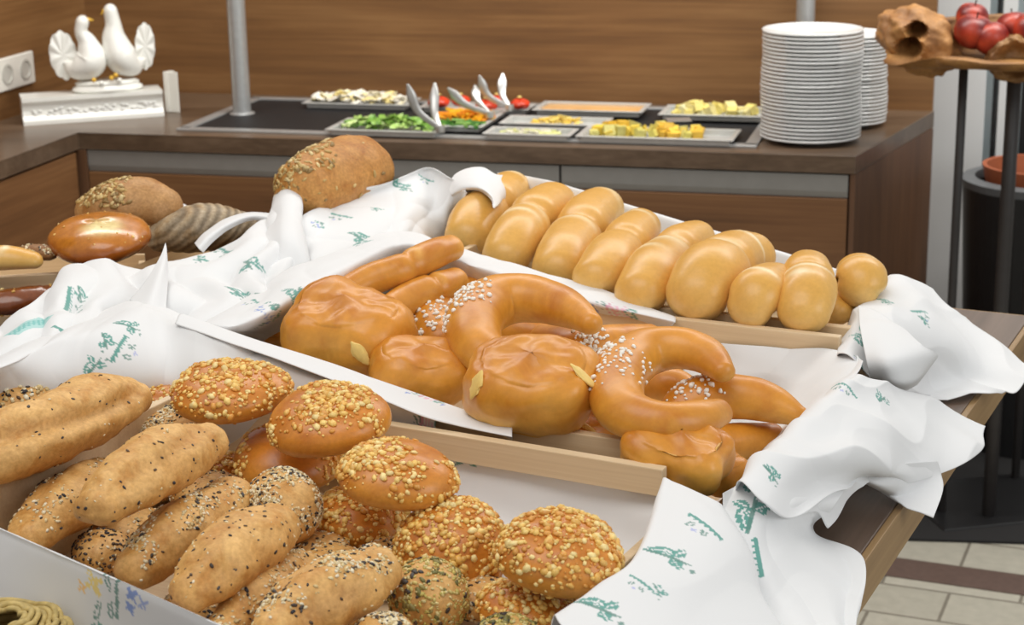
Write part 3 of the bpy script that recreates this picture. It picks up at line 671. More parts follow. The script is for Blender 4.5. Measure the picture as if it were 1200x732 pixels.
def patch(rows, nu, nv, wr=.0022, seed=0, prints=(), ridges=8.0, folds=(0, 5, 1)):
    """cotton sheet through a grid of control points (photo x, photo y, height | -table row)"""
    G = np.array([[PT(p)[:] for p in r] for r in rows])          # rows x cols x 3
    A = np.stack([catmull(G[i], nu) for i in range(len(rows))])      # rows x nu x 3
    B = np.stack([catmull(A[:, j], nv) for j in range(nu)], 1)       # nv x nu x 3
    du = np.gradient(B, axis=1); dv = np.gradient(B, axis=0); n = np.cross(du, dv); n /= np.linalg.norm(n, axis=2)[:, :, None]+1e-9
    disp = np.zeros((nv, nu))
    for i in range(nv):
        for j in range(nu):
            p = B[i, j]; q = Vector(p)
            w1 = noise.noise(Vector((q.x*7+seed*3.1, q.y*7, q.z*9+seed)))
            w2 = noise.noise(Vector((q.x*17+seed, q.y*17+seed*2, q.z*17)))
            w3 = 1-2*abs(noise.noise(Vector((q.x*ridges+q.y*3+seed*5, q.y*ridges-q.x*4, q.z*ridges))))
            ph = j/nu*folds[1]+folds[2]*i/nv+.9*w1; fr_ = ph-math.floor(ph)
            disp[i, j] = wr*(1.5*w1+.55*w2+.9*max(0, w3-.55)*2.2)+folds[0]*(1-abs(2*fr_-1))**1.7*(.6+.6*w2)
    B = B+n*disp[:, :, None]
    V = B.reshape(-1, 3); Cc = np.tile(WHITE, (len(V), 1))
    for (x, y, ang, kind, s) in prints:
        # nearest sheet point to that photo point, print direction in the sheet
        D = (V-np.array((0, 0, HC)))@np.array(CM); X = 600+F*D[:, 0]/-D[:, 2]; Y = 366-F*D[:, 1]/-D[:, 2]
        d2 = (X-x)**2+(Y-y)**2; k = int(np.argmin(np.where(d2 < d2.min()+12, -D[:, 2], 99))); i, j = divmod(k, nu)
        nn = n[i, j]; t = np.array(CM @ Vector((math.cos(math.radians(ang)), -math.sin(math.radians(ang)), 0)))
        view = np.array((0, 0, HC))-V[k]; view /= np.linalg.norm(view)
        if nn.dot(view) < 0: nn = -nn
        # slide the photo-plane direction along the view ray into the sheet's own plane
        t = t-view*(t.dot(nn)/max(.25, view.dot(nn))); t -= nn*t.dot(nn); t /= np.linalg.norm(t); b = np.cross(nn, t)
        paint(V, Cc, V[k], t, b, MOTIF[kind], s*1.45)
    Fc = [(i*nu+j, i*nu+j+1, (i+1)*nu+j+1, (i+1)*nu+j) for i in range(nv-1) for j in range(nu-1)]
    return V, Fc, Cc
def cloth(name, patches, lab, cat='napkin'):
    V, Fc, Cc = join_meshes(patches); c = V.mean(0)
    o = mk(name, V-c, Fc, M['cloth'], None, Vector(c), Cc)
    s = o.modifiers.new('thickness', 'SOLIDIFY'); s.thickness = .0011; s.offset = 0
    tag(o, lab, cat, 'printed cotton napkins in the trays'); return o

# nearest tray
c1 = []
c1.append(patch([   # over the far wall, left of the rail, and down inside
  [(-40, 425, 1.12), (0, 412, 1.125), (60, 386, 1.13), (110, 368, 1.135), (158, 352, 1.14), (185, 358, 1.135), (240, 382, 1.13), (310, 408, 1.125), (380, 434, 1.12), (450, 461, 1.105), (512, 486, 1.09)],
  [(-40, 432, 1.14), (0, 420, 1.145), (62, 393, 1.15), (112, 377, 1.153), (160, 359, 1.155), (187, 366, 1.148), (240, 388, 1.143), (310, 414, 1.132), (380, 440, 1.121), (450, 467, 1.108), (512, 491, 1.092)],
  [(-40, 440, 1.14), (0, 432, 1.145), (60, 408, 1.145), (115, 395, 1.15), (165, 382, 1.15), (195, 388, 1.14), (240, 404, 1.135), (310, 428, 1.125), (380, 452, 1.115), (450, 474, 1.102), (510, 496, 1.088)],
  [(-40, 470, 1.11), (0, 462, 1.11), (65, 452, 1.11), (120, 445, 1.11), (175, 440, 1.11), (205, 442, 1.105), (250, 455, 1.10), (310, 470, 1.09), (380, 490, 1.08), (450, 508, 1.07), (510, 520, 1.065)],
  [(-40, 530, 1.04), (0, 520, 1.04), (65, 515, 1.04), (120, 510, 1.04), (180, 505, 1.04), (210, 508, 1.04), (250, 520, 1.03), (310, 535, 1.02), (380, 555, 1.02), (450, 575, 1.01), (510, 595, 1.0)],
 ], 330, 130, .0022, 1, [(140, 405, -60, 'edge', .9), (112, 428, -50, 'twig', .6), (150, 378, 20, 'twig', .7), (125, 396, 75, 'twig', .55), (500, 492, 20, 'pinkrose', .6)], 8, (.005, 6.2, 1.0)))
c1.append(patch([   # lining below the rail
  [(430, 488, -1.504), (500, 508, -1.504), (600, 532, -1.502), (700, 557, -1.5), (770, 575, -1.5), (790, 590, 1.06)],
  [(430, 525, -1.495), (500, 545, -1.495), (600, 568, -1.493), (700, 592, -1.49), (766, 604, -1.48), (775, 625, 1.035)],
  [(430, 580, -1.468), (500, 600, -1.47), (600, 622, -1.47), (700, 640, -1.468), (752, 650, -1.46), (745, 680, 1.01)],
  [(430, 650, 1.0), (500, 665, 1.0), (600, 680, 1.0), (690, 690, 1.0), (725, 690, 1.0), (700, 730, 1.0)],
 ], 200, 90, .0012, 2, [(520, 527, 12, 'pinkrose', .7), (545, 541, -20, 'twig', .6)]))
c1.append(patch([   # near wall, folded over to the outside
  [(-60, 622, 1.05), (0, 650, 1.05), (80, 690, 1.05), (160, 725, 1.05), (260, 760, 1.05), (370, 805, 1.05)],
  [(-60, 596, 1.098), (0, 622, 1.096), (80, 657, 1.092), (160, 691, 1.088), (260, 735, 1.085), (370, 778, 1.083)],
  [(-60, 600, 1.097), (0, 626, 1.095), (80, 661, 1.091), (160, 696, 1.087), (260, 740, 1.084), (370, 784, 1.082)],
  [(-60, 650, 1.06), (0, 675, 1.06), (80, 708, 1.055), (160, 742, 1.05), (260, 785, 1.05), (370, 830, 1.05)],
  [(-60, 720, 1.01), (0, 745, 1.01), (80, 780, 1.005), (160, 812, 1.0), (260, 860, 1.0), (370, 905, 1.0)],
 ], 300, 110, .001, 3, [(125, 697, -24, 'bouquet', 1.05)]))
c1.append(patch([   # tongue over the right end
  [(790, 600, 1.04), (765, 650, 1.03), (725, 700, 1.02), (690, 750, 1.01), (640, 820, 1.0)],
  [(777, 562, 1.085), (764, 604, 1.078), (738, 660, 1.074), (694, 692, 1.072), (648, 726, 1.07), (600, 775, 1.07)][:5],
  [(790, 565, 1.087), (782, 604, 1.083), (758, 655, 1.08), (712, 700, 1.078), (668, 740, 1.076)],
  [(816, 576, 1.080), (838, 612, 1.074), (826, 665, 1.066), (800, 715, 1.06), (770, 775, 1.055)],
  [(846, 590, 1.07), (876, 640, 1.05), (888, 692, 1.03), (912, 735, 1.015), (935, 790, 1.0)],
  [(850, 602, 1.045), (880, 655, 1.015), (890, 705, 1.0), (910, 750, .99), (930, 800, .985)],
 ], 190, 190, .0016, 4, [(828, 612, 36, 'edge', .95), (785, 648, 20, 'twig', .95), (754, 680, 34, 'edge', .62), (702, 709, 20, 'twig', .9), (772, 690, 60, 'twig', .4)]))
cloth('printed_napkin', c1, 'white napkin with green sprig print lining the nearest tray of seeded rolls')

# middle tray
c2 = []
c2.append(patch([   # over the left end and the far wall
  [(222, 384, 1.12), (250, 370, 1.125), (300, 342, 1.13), (345, 312, 1.14), (400, 292, 1.145), (455, 272, 1.14), (500, 276, 1.135), (540, 290, 1.13), (620, 312, 1.12), (700, 336, 1.105), (790, 370, 1.09)],
  [(236, 380, 1.135), (262, 374, 1.142), (310, 352, 1.146), (355, 322, 1.15), (410, 300, 1.15), (462, 280, 1.148), (502, 286, 1.14), (540, 300, 1.132), (620, 323, 1.118), (700, 346, 1.106), (792, 373, 1.093)],
  [(256, 390, 1.125), (282, 388, 1.13), (325, 368, 1.135), (370, 340, 1.14), (422, 314, 1.14), (470, 292, 1.14), (505, 297, 1.135), (540, 310, 1.126), (620, 334, 1.113), (700, 358, 1.1), (790, 379, 1.09)],
  [(288, 414, 1.06), (317, 408, 1.06), (350, 392, 1.06), (400, 370, 1.065), (445, 350, 1.07), (485, 335, 1.075), (515, 335, 1.08), (550, 345, 1.08), (620, 360, 1.075), (700, 378, 1.07), (780, 396, 1.06)],
  [(320, 470, 1.0), (355, 450, 1.0), (390, 430, 1.0), (430, 415, 1.0), (465, 400, 1.0), (500, 390, 1.01), (530, 392, 1.01), (560, 400, 1.01), (630, 415, 1.01), (700, 428, 1.01), (770, 440, 1.01)],
 ], 300, 130, .002, 5, [(348, 340, -70, 'twig', .9), (322, 372, 80, 'flower', .95), (720, 358, 12, 'pinkrose', 1.0), (415, 268, 30, 'twig', .9), (300, 350, 40, 'edge', .7)], 8, (.004, 7.3, .6)))
c2.append(patch([   # near wall rim seen past the nearest tray
  [(205, 379, 1.148), (310, 416, 1.137), (380, 442, 1.126), (450, 469, 1.113), (512, 493, 1.098), (600, 512, 1.09)],
  [(212, 368, 1.152), (292, 396, 1.138), (372, 421, 1.126), (452, 449, 1.112), (530, 476, 1.1), (600, 500, 1.094)],
  [(226, 376, 1.145), (296, 402, 1.132), (374, 428, 1.12), (454, 456, 1.106), (530, 482, 1.095), (600, 505, 1.09)],
  [(262, 410, 1.1), (305, 424, 1.1), (380, 448, 1.09), (458, 470, 1.08), (534, 495, 1.07), (600, 520, 1.065)],
 ], 200, 40, .0008, 6, [(500, 464, 18, 'pinkrose', .75)]))
c2.append(patch([   # lining at the right end, up to the rim
  [(790, 392, -1.955), (850, 402, -1.955), (905, 405, -1.955), (960, 408, -1.955), (1000, 412, 1.085), (1012, 425, 1.09)],
  [(800, 425, -1.94), (860, 432, -1.94), (905, 436, -1.93), (945, 440, 1.055), (985, 441, 1.083), (1004, 440, 1.09)],
  [(800, 470, 1.01), (860, 475, 1.01), (900, 478, 1.01), (925, 482, 1.04), (955, 473, 1.08), (970, 468, 1.09)],
  [(800, 540, 1.0), (840, 545, 1.0), (870, 545, 1.0), (890, 530, 1.04), (908, 514, 1.08), (926, 505, 1.09)],
  [(790, 600, 1.0), (815, 600, 1.0), (835, 595, 1.0), (858, 575, 1.04), (878, 548, 1.08), (892, 538, 1.088)],
 ], 170, 130, .0022, 7, [], 8, (.008, 3.4, .7)))
c2.append(patch([   # drape over the right end, far flap
  [(985, 452, 1.06), (955, 480, 1.06), (918, 520, 1.06), (885, 555, 1.06), (862, 580, 1.06)],
  [(1004, 437, 1.092), (968, 466, 1.092), (928, 502, 1.092), (896, 533, 1.09), (868, 566, 1.086)],
  [(1022, 445, 1.082), (990, 478, 1.085), (955, 520, 1.085), (925, 552, 1.08), (888, 590, 1.075)],
  [(1055, 458, 1.05), (1042, 495, 1.058), (1010, 535, 1.06), (968, 566, 1.05), (918, 608, 1.05)],
  [(1098, 478, 1.015), (1090, 515, 1.02), (1052, 552, 1.025), (1004, 558, 1.03), (955, 600, 1.035)],
  [(1151, 505, .988), (1144, 533, .987), (1080, 561, 1.0), (1010, 566, 1.02), (966, 618, 1.01)],
 ], 190, 190, .0024, 8, [(1035, 464, -35, 'twig', .6), (995, 450, 40, 'edge', .7), (905, 552, 50, 'twig', .5)], 8, (.009, 2.6, 1.4)))
c2.append(patch([   # corner hanging over the table edge
  [(1000, 552, 1.03), (1030, 545, 1.03), (1062, 542, 1.025), (1098, 540, 1.01)],
  [(1006, 562, 1.02), (1034, 568, 1.015), (1068, 560, 1.005), (1102, 556, .995)],
  [(1030, 574, .995), (1050, 580, .99), (1075, 578, .987), (1105, 574, .986)],
  [(1046, 584, .986), (1062, 594, .985), (1078, 600, .98), (1094, 606, .975)],
 ], 70, 60, .0016, 9, []))
c2.append(patch([   # near flap falling on to the table
  [(850, 575, 1.075), (880, 552, 1.08), (905, 540, 1.082), (945, 556, 1.068), (1004, 556, 1.04)],
  [(850, 605, 1.06), (885, 592, 1.066), (920, 585, 1.066), (952, 590, 1.05), (978, 595, 1.03)],
  [(868, 655, 1.03), (895, 648, 1.034), (925, 636, 1.03), (945, 628, 1.015), (957, 621, 1.0)],
  [(905, 725, 1.0), (930, 708, 1.004), (960, 685, 1.0), (990, 668, .988), (1012, 655, .984)],
  [(940, 790, .992), (960, 770, .994), (985, 752, .99), (1002, 742, .985), (1006, 734, .982)],
 ], 170, 170, .0026, 10, [(880, 596, -75, 'twig', .95), (890, 650, 80, 'edge', .95), (882, 565, -50, 'twig', .6)], 8, (.007, 2.3, .8)))
cloth('printed_napkin', c2, 'white napkin with green sprig print lining the middle tray and hanging over the table edge')

# far tray
c3 = []
c3.append(patch([   # bunched over the left end
  [(335, 262, 1.145), (380, 238, 1.155), (430, 222, 1.16), (470, 208, 1.165), (503, 196, 1.17), (528, 212, 1.165), (545, 222, 1.16)],
  [(335, 272, 1.14), (382, 246, 1.15), (430, 230, 1.15), (470, 218, 1.155), (503, 204, 1.16), (528, 220, 1.155), (545, 230, 1.15)],
  [(330, 300, 1.13), (385, 275, 1.135), (440, 258, 1.14), (475, 248, 1.14), (505, 240, 1.13), (525, 248, 1.12), (540, 258, 1.1)],
  [(325, 330, 1.13), (385, 302, 1.13), (440, 285, 1.13), (478, 275, 1.125), (508, 272, 1.10), (528, 278, 1.08), (545, 285, 1.06)],
  [(330, 345, 1.12), (390, 320, 1.12), (445, 300, 1.12), (485, 292, 1.11), (515, 296, 1.07), (535, 305, 1.04), (555, 315, 1.02)],
 ], 190, 120, .003, 11, [(400, 250, 22, 'edge', .9), (470, 216, 16, 'twig', .8), (500, 207, 20, 'edge', .6), (440, 242, 25, 'twig', .55), (420, 274, 20, 'twig', .85), (375, 262, 30, 'flower', .5)], 8, (.008, 4.2, 1.5)))
c3.append(patch([   # curled flap at the back corner
  [(526, 222, 1.15), (532, 206, 1.165), (548, 198, 1.172), (566, 197, 1.172), (582, 205, 1.165), (600, 206, 1.15), (615, 210, 1.13)],
  [(527, 226, 1.15), (536, 214, 1.165), (552, 208, 1.172), (568, 208, 1.17), (583, 216, 1.16), (600, 214, 1.145), (614, 218, 1.12)],
  [(530, 230, 1.145), (545, 222, 1.16), (560, 220, 1.167), (574, 226, 1.165), (584, 238, 1.155), (597, 226, 1.13), (612, 230, 1.1)],
  [(534, 234, 1.13), (550, 226, 1.145), (564, 226, 1.155), (574, 234, 1.157), (580, 244, 1.155), (592, 238, 1.12), (608, 242, 1.09)],
 ], 110, 70, .0012, 12, [(600, 211, -8, 'edge', .7)]))
c3.append(patch([   # far wall lining
  [(585, 206, 1.12), (640, 216, -2.385), (720, 238, -2.385), (800, 264, -2.385), (860, 282, -2.385), (930, 304, -2.385), (1000, 326, -2.385), (1045, 338, 1.06)],
  [(583, 202, 1.13), (640, 211, -2.375), (720, 234, -2.375), (800, 260, -2.375), (860, 278, -2.375), (930, 300, -2.375), (1000, 322, -2.375), (1040, 334, 1.07)],
  [(583, 214, 1.12), (640, 226, -2.365), (720, 248, -2.365), (800, 272, -2.365), (860, 290, -2.365), (930, 310, -2.365), (1000, 330, -2.365), (1035, 342, 1.06)],
  [(583, 260, 1.05), (640, 280, -2.355), (720, 300, -2.355), (800, 322, -2.355), (860, 340, -2.355), (930, 360, -2.355), (990, 375, -2.345), (1020, 385, 1.02)],
 ], 260, 60, .001, 13, [(845, 280, 15, 'pinkrose', .5)]))
c3.append(patch([   # near wall lining under the near row, behind the rail
  [(560, 318, 1.07), (640, 340, -2.01), (720, 362, -2.01), (800, 376, -2.01), (880, 384, -2.01), (960, 392, -2.01), (1000, 396, 1.07)],
  [(560, 340, 1.02), (640, 362, -2.02), (720, 385, -2.02), (800, 402, -2.02), (880, 410, -2.02), (960, 418, -2.02), (1000, 420, 1.04)],
 ], 120, 20, .0006, 14, []))
c3.append(patch([   # wide drape to the right, past the table edge
  [(1030, 338, 1.05), (1015, 352, 1.055), (1000, 372, 1.06), (985, 400, 1.055), (975, 425, 1.05)],
  [(1046, 324, 1.085), (1032, 346, 1.09), (1012, 360, 1.092), (1000, 390, 1.09), (990, 418, 1.085)],
  [(1078, 332, 1.07), (1068, 362, 1.078), (1045, 388, 1.08), (1030, 415, 1.068), (1015, 442, 1.06)],
  [(1106, 356, 1.042), (1108, 392, 1.048), (1090, 420, 1.03), (1068, 440, 1.02), (1048, 462, 1.02)],
  [(1152, 390, 1.012), (1150, 425, 1.006), (1128, 448, .99), (1100, 458, .988), (1075, 468, .988)],
  [(1201, 428, .99), (1203, 444, .988), (1188, 461, .984), (1160, 462, .984), (1110, 470, .984)],
 ], 190, 190, .002, 15, [(1076, 362, 8, 'edge', .8), (1038, 350, 30, 'twig', .6), (1008, 378, -85, 'edge', .75), (1012, 395, -60, 'twig', .75), (1012, 425, 85, 'edge', .6), (1085, 374, 40, 'twig', .4)], 8, (.007, 2.7, -1.2)))
c3.append(patch([   # front flap with its corner turned out
  [(1006, 358, 1.098), (1022, 362, 1.097), (1040, 372, 1.095), (1062, 388, 1.09)],
  [(1008, 385, 1.1), (1030, 388, 1.1), (1055, 396, 1.096), (1080, 405, 1.088)],
  [(1014, 415, 1.092), (1040, 418, 1.094), (1068, 418, 1.088), (1099, 415, 1.07)],
  [(1020, 440, 1.07), (1045, 442, 1.07), (1070, 442, 1.06), (1090, 430, 1.05)],
  [(1030, 455, 1.045), (1046, 456, 1.045), (1060, 457, 1.035), (1075, 450, 1.03)],
 ], 90, 100, .0016, 16, []))
cloth('printed_napkin', c3, 'white napkin with green sprig print lining the far tray, its corner past the table')

# left trays
c4 = []
c4.append(patch([   # humped over the right end of the left tray
  [(-40, 395, 1.13), (20, 372, 1.135), (52, 340, 1.135), (85, 312, 1.13), (125, 310, 1.12), (160, 314, 1.12), (190, 305, 1.12), (240, 296, 1.12), (290, 275, 1.13), (328, 245, 1.14), (356, 262, 1.13)],
  [(-40, 390, 1.14), (18, 366, 1.145), (52, 336, 1.15), (84, 306, 1.155), (120, 302, 1.155), (152, 312, 1.14), (185, 310, 1.14), (240, 292, 1.14), (292, 268, 1.15), (326, 236, 1.16), (354, 256, 1.15)],
  [(-40, 398, 1.14), (20, 384, 1.145), (58, 360, 1.15), (92, 336, 1.153), (125, 330, 1.15), (158, 338, 1.14), (192, 334, 1.14), (245, 314, 1.14), (295, 292, 1.15), (328, 270, 1.155), (352, 276, 1.15)],
  [(-40, 412, 1.135), (22, 400, 1.14), (62, 382, 1.145), (100, 366, 1.145), (132, 356, 1.142), (165, 360, 1.137), (200, 358, 1.135), (250, 340, 1.135), (298, 320, 1.14), (330, 305, 1.14), (350, 304, 1.135)],
  [(-40, 436, 1.125), (25, 416, 1.13), (65, 400, 1.135), (105, 384, 1.135), (138, 376, 1.133), (172, 378, 1.13), (210, 385, 1.125), (258, 372, 1.125), (300, 352, 1.13), (330, 338, 1.13), (350, 330, 1.13)],
  [(-40, 460, 1.1), (30, 436, 1.1), (70, 420, 1.1), (110, 404, 1.1), (145, 396, 1.1), (182, 398, 1.1), (220, 410, 1.1), (262, 398, 1.1), (302, 378, 1.1), (332, 362, 1.1), (352, 350, 1.1)],
 ], 330, 170, .0036, 17, [(82, 352, -75, 'edge_long', .95), (34, 376, -32, 'band', .8), (95, 340, 60, 'twig', .5), (265, 292, 25, 'edge_long', .8), (290, 305, 60, 'twig', .9), (235, 300, 70, 'twig', .6), (280, 340, 20, 'twig', .85), (310, 350, 40, 'flower', .7), (80, 392, 40, 'edge', .7)], 6, (.019, 6.3, 1.2)))
c4.append(patch([   # fin-like fold standing up
  [(194, 284, 1.175), (195, 290, 1.172), (196, 300, 1.165)],
  [(188, 300, 1.168), (193, 306, 1.166), (197, 316, 1.155)],
  [(172, 328, 1.155), (184, 332, 1.158), (196, 338, 1.147)],
  [(152, 352, 1.142), (174, 358, 1.148), (195, 362, 1.137)],
 ], 50, 70, .0008, 18, []))
c4.append(patch([   # tall fold by the seeded half loaf
  [(318, 240, 1.15), (322, 226, 1.165), (333, 208, 1.182), (342, 210, 1.18), (352, 222, 1.17), (354, 250, 1.15)],
  [(312, 262, 1.145), (320, 250, 1.158), (331, 236, 1.17), (343, 238, 1.17), (353, 250, 1.16), (357, 270, 1.14)],
  [(304, 290, 1.14), (316, 280, 1.15), (330, 272, 1.16), (345, 274, 1.158), (355, 284, 1.148), (362, 298, 1.135)],
  [(295, 326, 1.112), (312, 320, 1.12), (329, 316, 1.126), (346, 318, 1.124), (358, 328, 1.116), (368, 338, 1.108)],
 ], 90, 110, .0016, 19, []))
c4.append(patch([   # strip between the loaves, the inside of the left tray
  [(165, 262, 1.1), (180, 252, 1.105), (195, 243, 1.1), (216, 240, 1.09)],
  [(172, 268, 1.105), (186, 258, 1.11), (203, 247, 1.105), (222, 244, 1.1)],
  [(178, 280, 1.09), (192, 268, 1.1), (210, 256, 1.1), (226, 252, 1.09)],
 ], 50, 24, .001, 20, []))
c4.append(patch([   # rolled hem in front of the dark loaf
  [(228, 285, 1.125), (240, 272, 1.135), (262, 257, 1.145), (290, 249, 1.15), (318, 250, 1.15)],
  [(232, 290, 1.128), (244, 277, 1.138), (266, 262, 1.148), (292, 253, 1.152), (318, 254, 1.152)],
  [(238, 296, 1.12), (250, 283, 1.13), (270, 268, 1.14), (294, 258, 1.145), (318, 260, 1.145)],
 ], 80, 20, .0006, 21, []))
cloth('printed_napkin', c4, 'white napkin with green borders heaped over the left tray of dark loaves')

# ------------------------------------------------------------------ bread builders
def fbm(p, s, seed=0): return noise.fractal(Vector(p)*s+Vector((seed*5.3, seed*2.1, seed*9.7)), 1.0, 2.0, 4)
def colour_by(V, Nrm, top, side, low, seed=0, blotch=.35, ctr=None):
    n = np.array([.5+.5*fbm(v, 22, seed) for v in V]); z = np.clip(Nrm[:, 2]*.5+.5+(n-.5)*blotch, 0, 1)[:, None]
    a = np.array(lin(low)); b = np.array(lin(side)); c = np.array(lin(top))
    t1 = np.clip(z/.5, 0, 1); t2 = np.clip((z-.5)/.4, 0, 1)
    return (a*(1-t1)+b*t1)*(1-t2)+c*t2
def normals(V, Fc):
    me = bpy.data.meshes.new('tmp'); me.from_pydata([tuple(v) for v in V], [], Fc); me.update()
    n = np.array([v.normal[:] for v in me.vertices]); bpy.data.meshes.remove(me); return n
def scatter(V, Fc, n, mask, size, cols, rng, shape=(1, .62, .45), lift=.35, detail=1, jit=.12):
    """small solid grains lying on the crust; mask(centroid, normal) gives the chance of one there"""
    Va = np.asarray(V); tri = []
    for f in Fc:
        for k in range(1, len(f)-1): tri.append((f[0], f[k], f[k+1]))
    tri = np.array(tri); a, b, c = Va[tri[:, 0]], Va[tri[:, 1]], Va[tri[:, 2]]
    cr = np.cross(b-a, c-a); ar = np.linalg.norm(cr, axis=1)/2; nn = cr/(2*ar[:, None]+1e-12)
    w = ar*np.array([max(0, mask(ce, q)) for ce, q in zip((a+b+c)/3, nn)])
    if w.sum() <= 0: return None
    w /= w.sum(); idx = rng.choice(len(tri), n, p=w)
    bm = bmesh.new(); bmesh.ops.create_icosphere(bm, subdivisions=detail, radius=1); bm.verts.index_update()
    SV = np.array([v.co[:] for v in bm.verts]); SF = np.array([[v.index for v in f.verts] for f in bm.faces]); bm.free()
    OV, OF, OC = [], [], []
    pal = np.array([lin(q) for q in cols])
    for k, i in enumerate(idx):
        r1, r2 = rng.random(2); r1 = math.sqrt(r1); p = a[i]*(1-r1)+b[i]*r1*(1-r2)+c[i]*r1*r2
        q = nn[i]+rng.normal(0, jit, 3); q /= np.linalg.norm(q); t = np.cross(q, rng.normal(0, 1, 3)); t /= np.linalg.norm(t); u = np.cross(q, t)
        s = size*(.6+.9*rng.random()**1.6); R = np.stack([t*shape[0]*s, u*shape[1]*s, q*shape[2]*s])
        wob = 1+rng.normal(0, .09, (len(SV), 1)) if detail else 1
        OV.append((SV*wob)@R+p+nn[i]*s*shape[2]*lift); OF.append(SF+k*len(SV)); OC.append(np.tile(pal[rng.integers(len(pal))]*(.85+.25*rng.random()), (len(SV), 1)))
    return np.vstack(OV), np.vstack(OF).tolist(), np.vstack(OC)
BREADS = []
def sweep_bread(name, path, mat, pal, lab, cat, group=None, wide=1.0, tall=.92, under=.8, n=36, m=64, cap=1.0, lump=.035, crease=(), seed=0, topping=None, pinch=(), blot=.35, slit=None, even=6):
    """bread built along a line: path = (photo x, photo y, height, radius in photo pixels)"""
    pts = [at(p[0], p[1], p[2]) for p in path]; rad = [p[3]*px(q) for p, q in zip(path, pts)]
    P = catmull([q[:] for q in pts], m); R = np.maximum(catmull([[r] for r in rad], m)[:, 0], .004)
    for rnd_ in range(2):        # even spacing and a gently smoothed line, so the rings never cross
        l_ = np.concatenate([[0], np.cumsum(np.linalg.norm(np.diff(P, axis=0), axis=1))]); g_ = np.linspace(0, l_[-1], m)
        P = np.stack([np.interp(g_, l_, P[:, k]) for k in range(3)], 1); R = np.interp(g_, l_, R)
        for it in range(even):
            P[1:-1] = P[1:-1]*.5+.25*(P[:-2]+P[2:]); R[1:-1] = R[1:-1]*.5+.25*(R[:-2]+R[2:])
    s = np.linspace(0, 1, m)
    for s0, d, w in pinch: R = R*(1-d*np.exp(-((s-s0)/w)**2))
    V, Fc, st = tube_mesh(P, R, n, cap, 7, wide, tall, under)
    c0 = P.mean(0); rm = R.mean()
    Nn = normals(V, Fc)
    if lump: V = V+Nn*np.array([[fbm(v-c0, .55/rm, seed)*lump*rm*2.2] for v in V])
    if slit:     # a long score along the crown
        th0, sw, dp = slit
        d = np.exp(-(((st[:, 1]-math.pi/2-th0+.35*np.sin(st[:, 0]*3+seed))/sw)**2))*np.clip(np.sin(np.clip(st[:, 0], 0, 1)*math.pi)*1.6, 0, 1)
        V = V-Nn*(d*dp*rm)[:, None]
    Nn = normals(V, Fc); C_ = colour_by(V-c0, Nn, *pal, seed=seed, blotch=blot)
    if slit: C_ = C_*(1-.45*d[:, None])+np.array(lin(pal[2]))*.45*d[:, None]
    for s0, th0, w, L_, colr in crease:      # pale seams where the dough was folded
        g = np.exp(-((st[:, 0]-s0-.09*np.cos((st[:, 1]-th0)*1.0))/w)**2)*np.exp(-((np.angle(np.exp(1j*(st[:, 1]-th0))))/L_)**2)
        g = g[:, None]*.9; C_ = C_*(1-g)+np.array(lin(colr))*g
        V = V+Nn*g*rm*.015
    o = mk(name, V-c0, Fc, mat, None, Vector(c0), C_); tag(o, lab, cat, group)
    if topping: add_topping(o, V-c0, Fc, topping, seed, rm)
    return o
def add_topping(o, V, Fc, topping, seed, rm):
    rng = np.random.default_rng(seed+11)
    for k, (nm, cnt_, size, cols, mat, mask, shape, det) in enumerate(topping):
        r = scatter(V, Fc, cnt_, lambda c, q: mask(c/rm, q), size, cols, rng, shape, .35, det)
        if r is None: continue
        t = mk(nm, r[0], r[1], mat, o, None, r[2]); tag(t, kind='stuff')
def round_roll(name, x, y, z, D, thick, mat, pal, lab, cat, group, tilt=(0, 0), seed=0, topping=None, lump=.03, aspect=1.0, yaw=0):
    c = at(x, y, z); r = D/2*px(c); n, m = 48, 30; V = []
    for j in range(m+1):
        ph = -math.pi/2+math.pi*j/m
        for i in range(n):
            a = 2*math.pi*i/n; cz = abs(math.cos(ph))**.8; sz = math.copysign(abs(math.sin(ph))**.95, math.sin(ph))
            V.append((r*cz*math.cos(a), r*aspect*cz*math.sin(a), r*thick*sz*(1 if sz > 0 else .8)))
    V = np.array(V); Fc = [(j*n+i, j*n+(i+1) % n, (j+1)*n+(i+1) % n, (j+1)*n+i) for j in range(m) for i in range(n)]
    Nn = V/np.linalg.norm(V, axis=1)[:, None]
    V = V+Nn*np.array([[fbm(v, .5/r, seed)*lump*r*2+(.02*r*math.sin(3*math.atan2(v[1], v[0])+seed))] for v in V])
    Nn = normals(V, Fc); C_ = colour_by(V, Nn, *pal, seed=seed)
    o = mk(name, V, Fc, mat, None, c, C_); o.rotation_euler = (tilt[0], tilt[1], yaw); tag(o, lab, cat, group)
    if topping: add_topping(o, V, Fc, topping, seed, r)
    return o

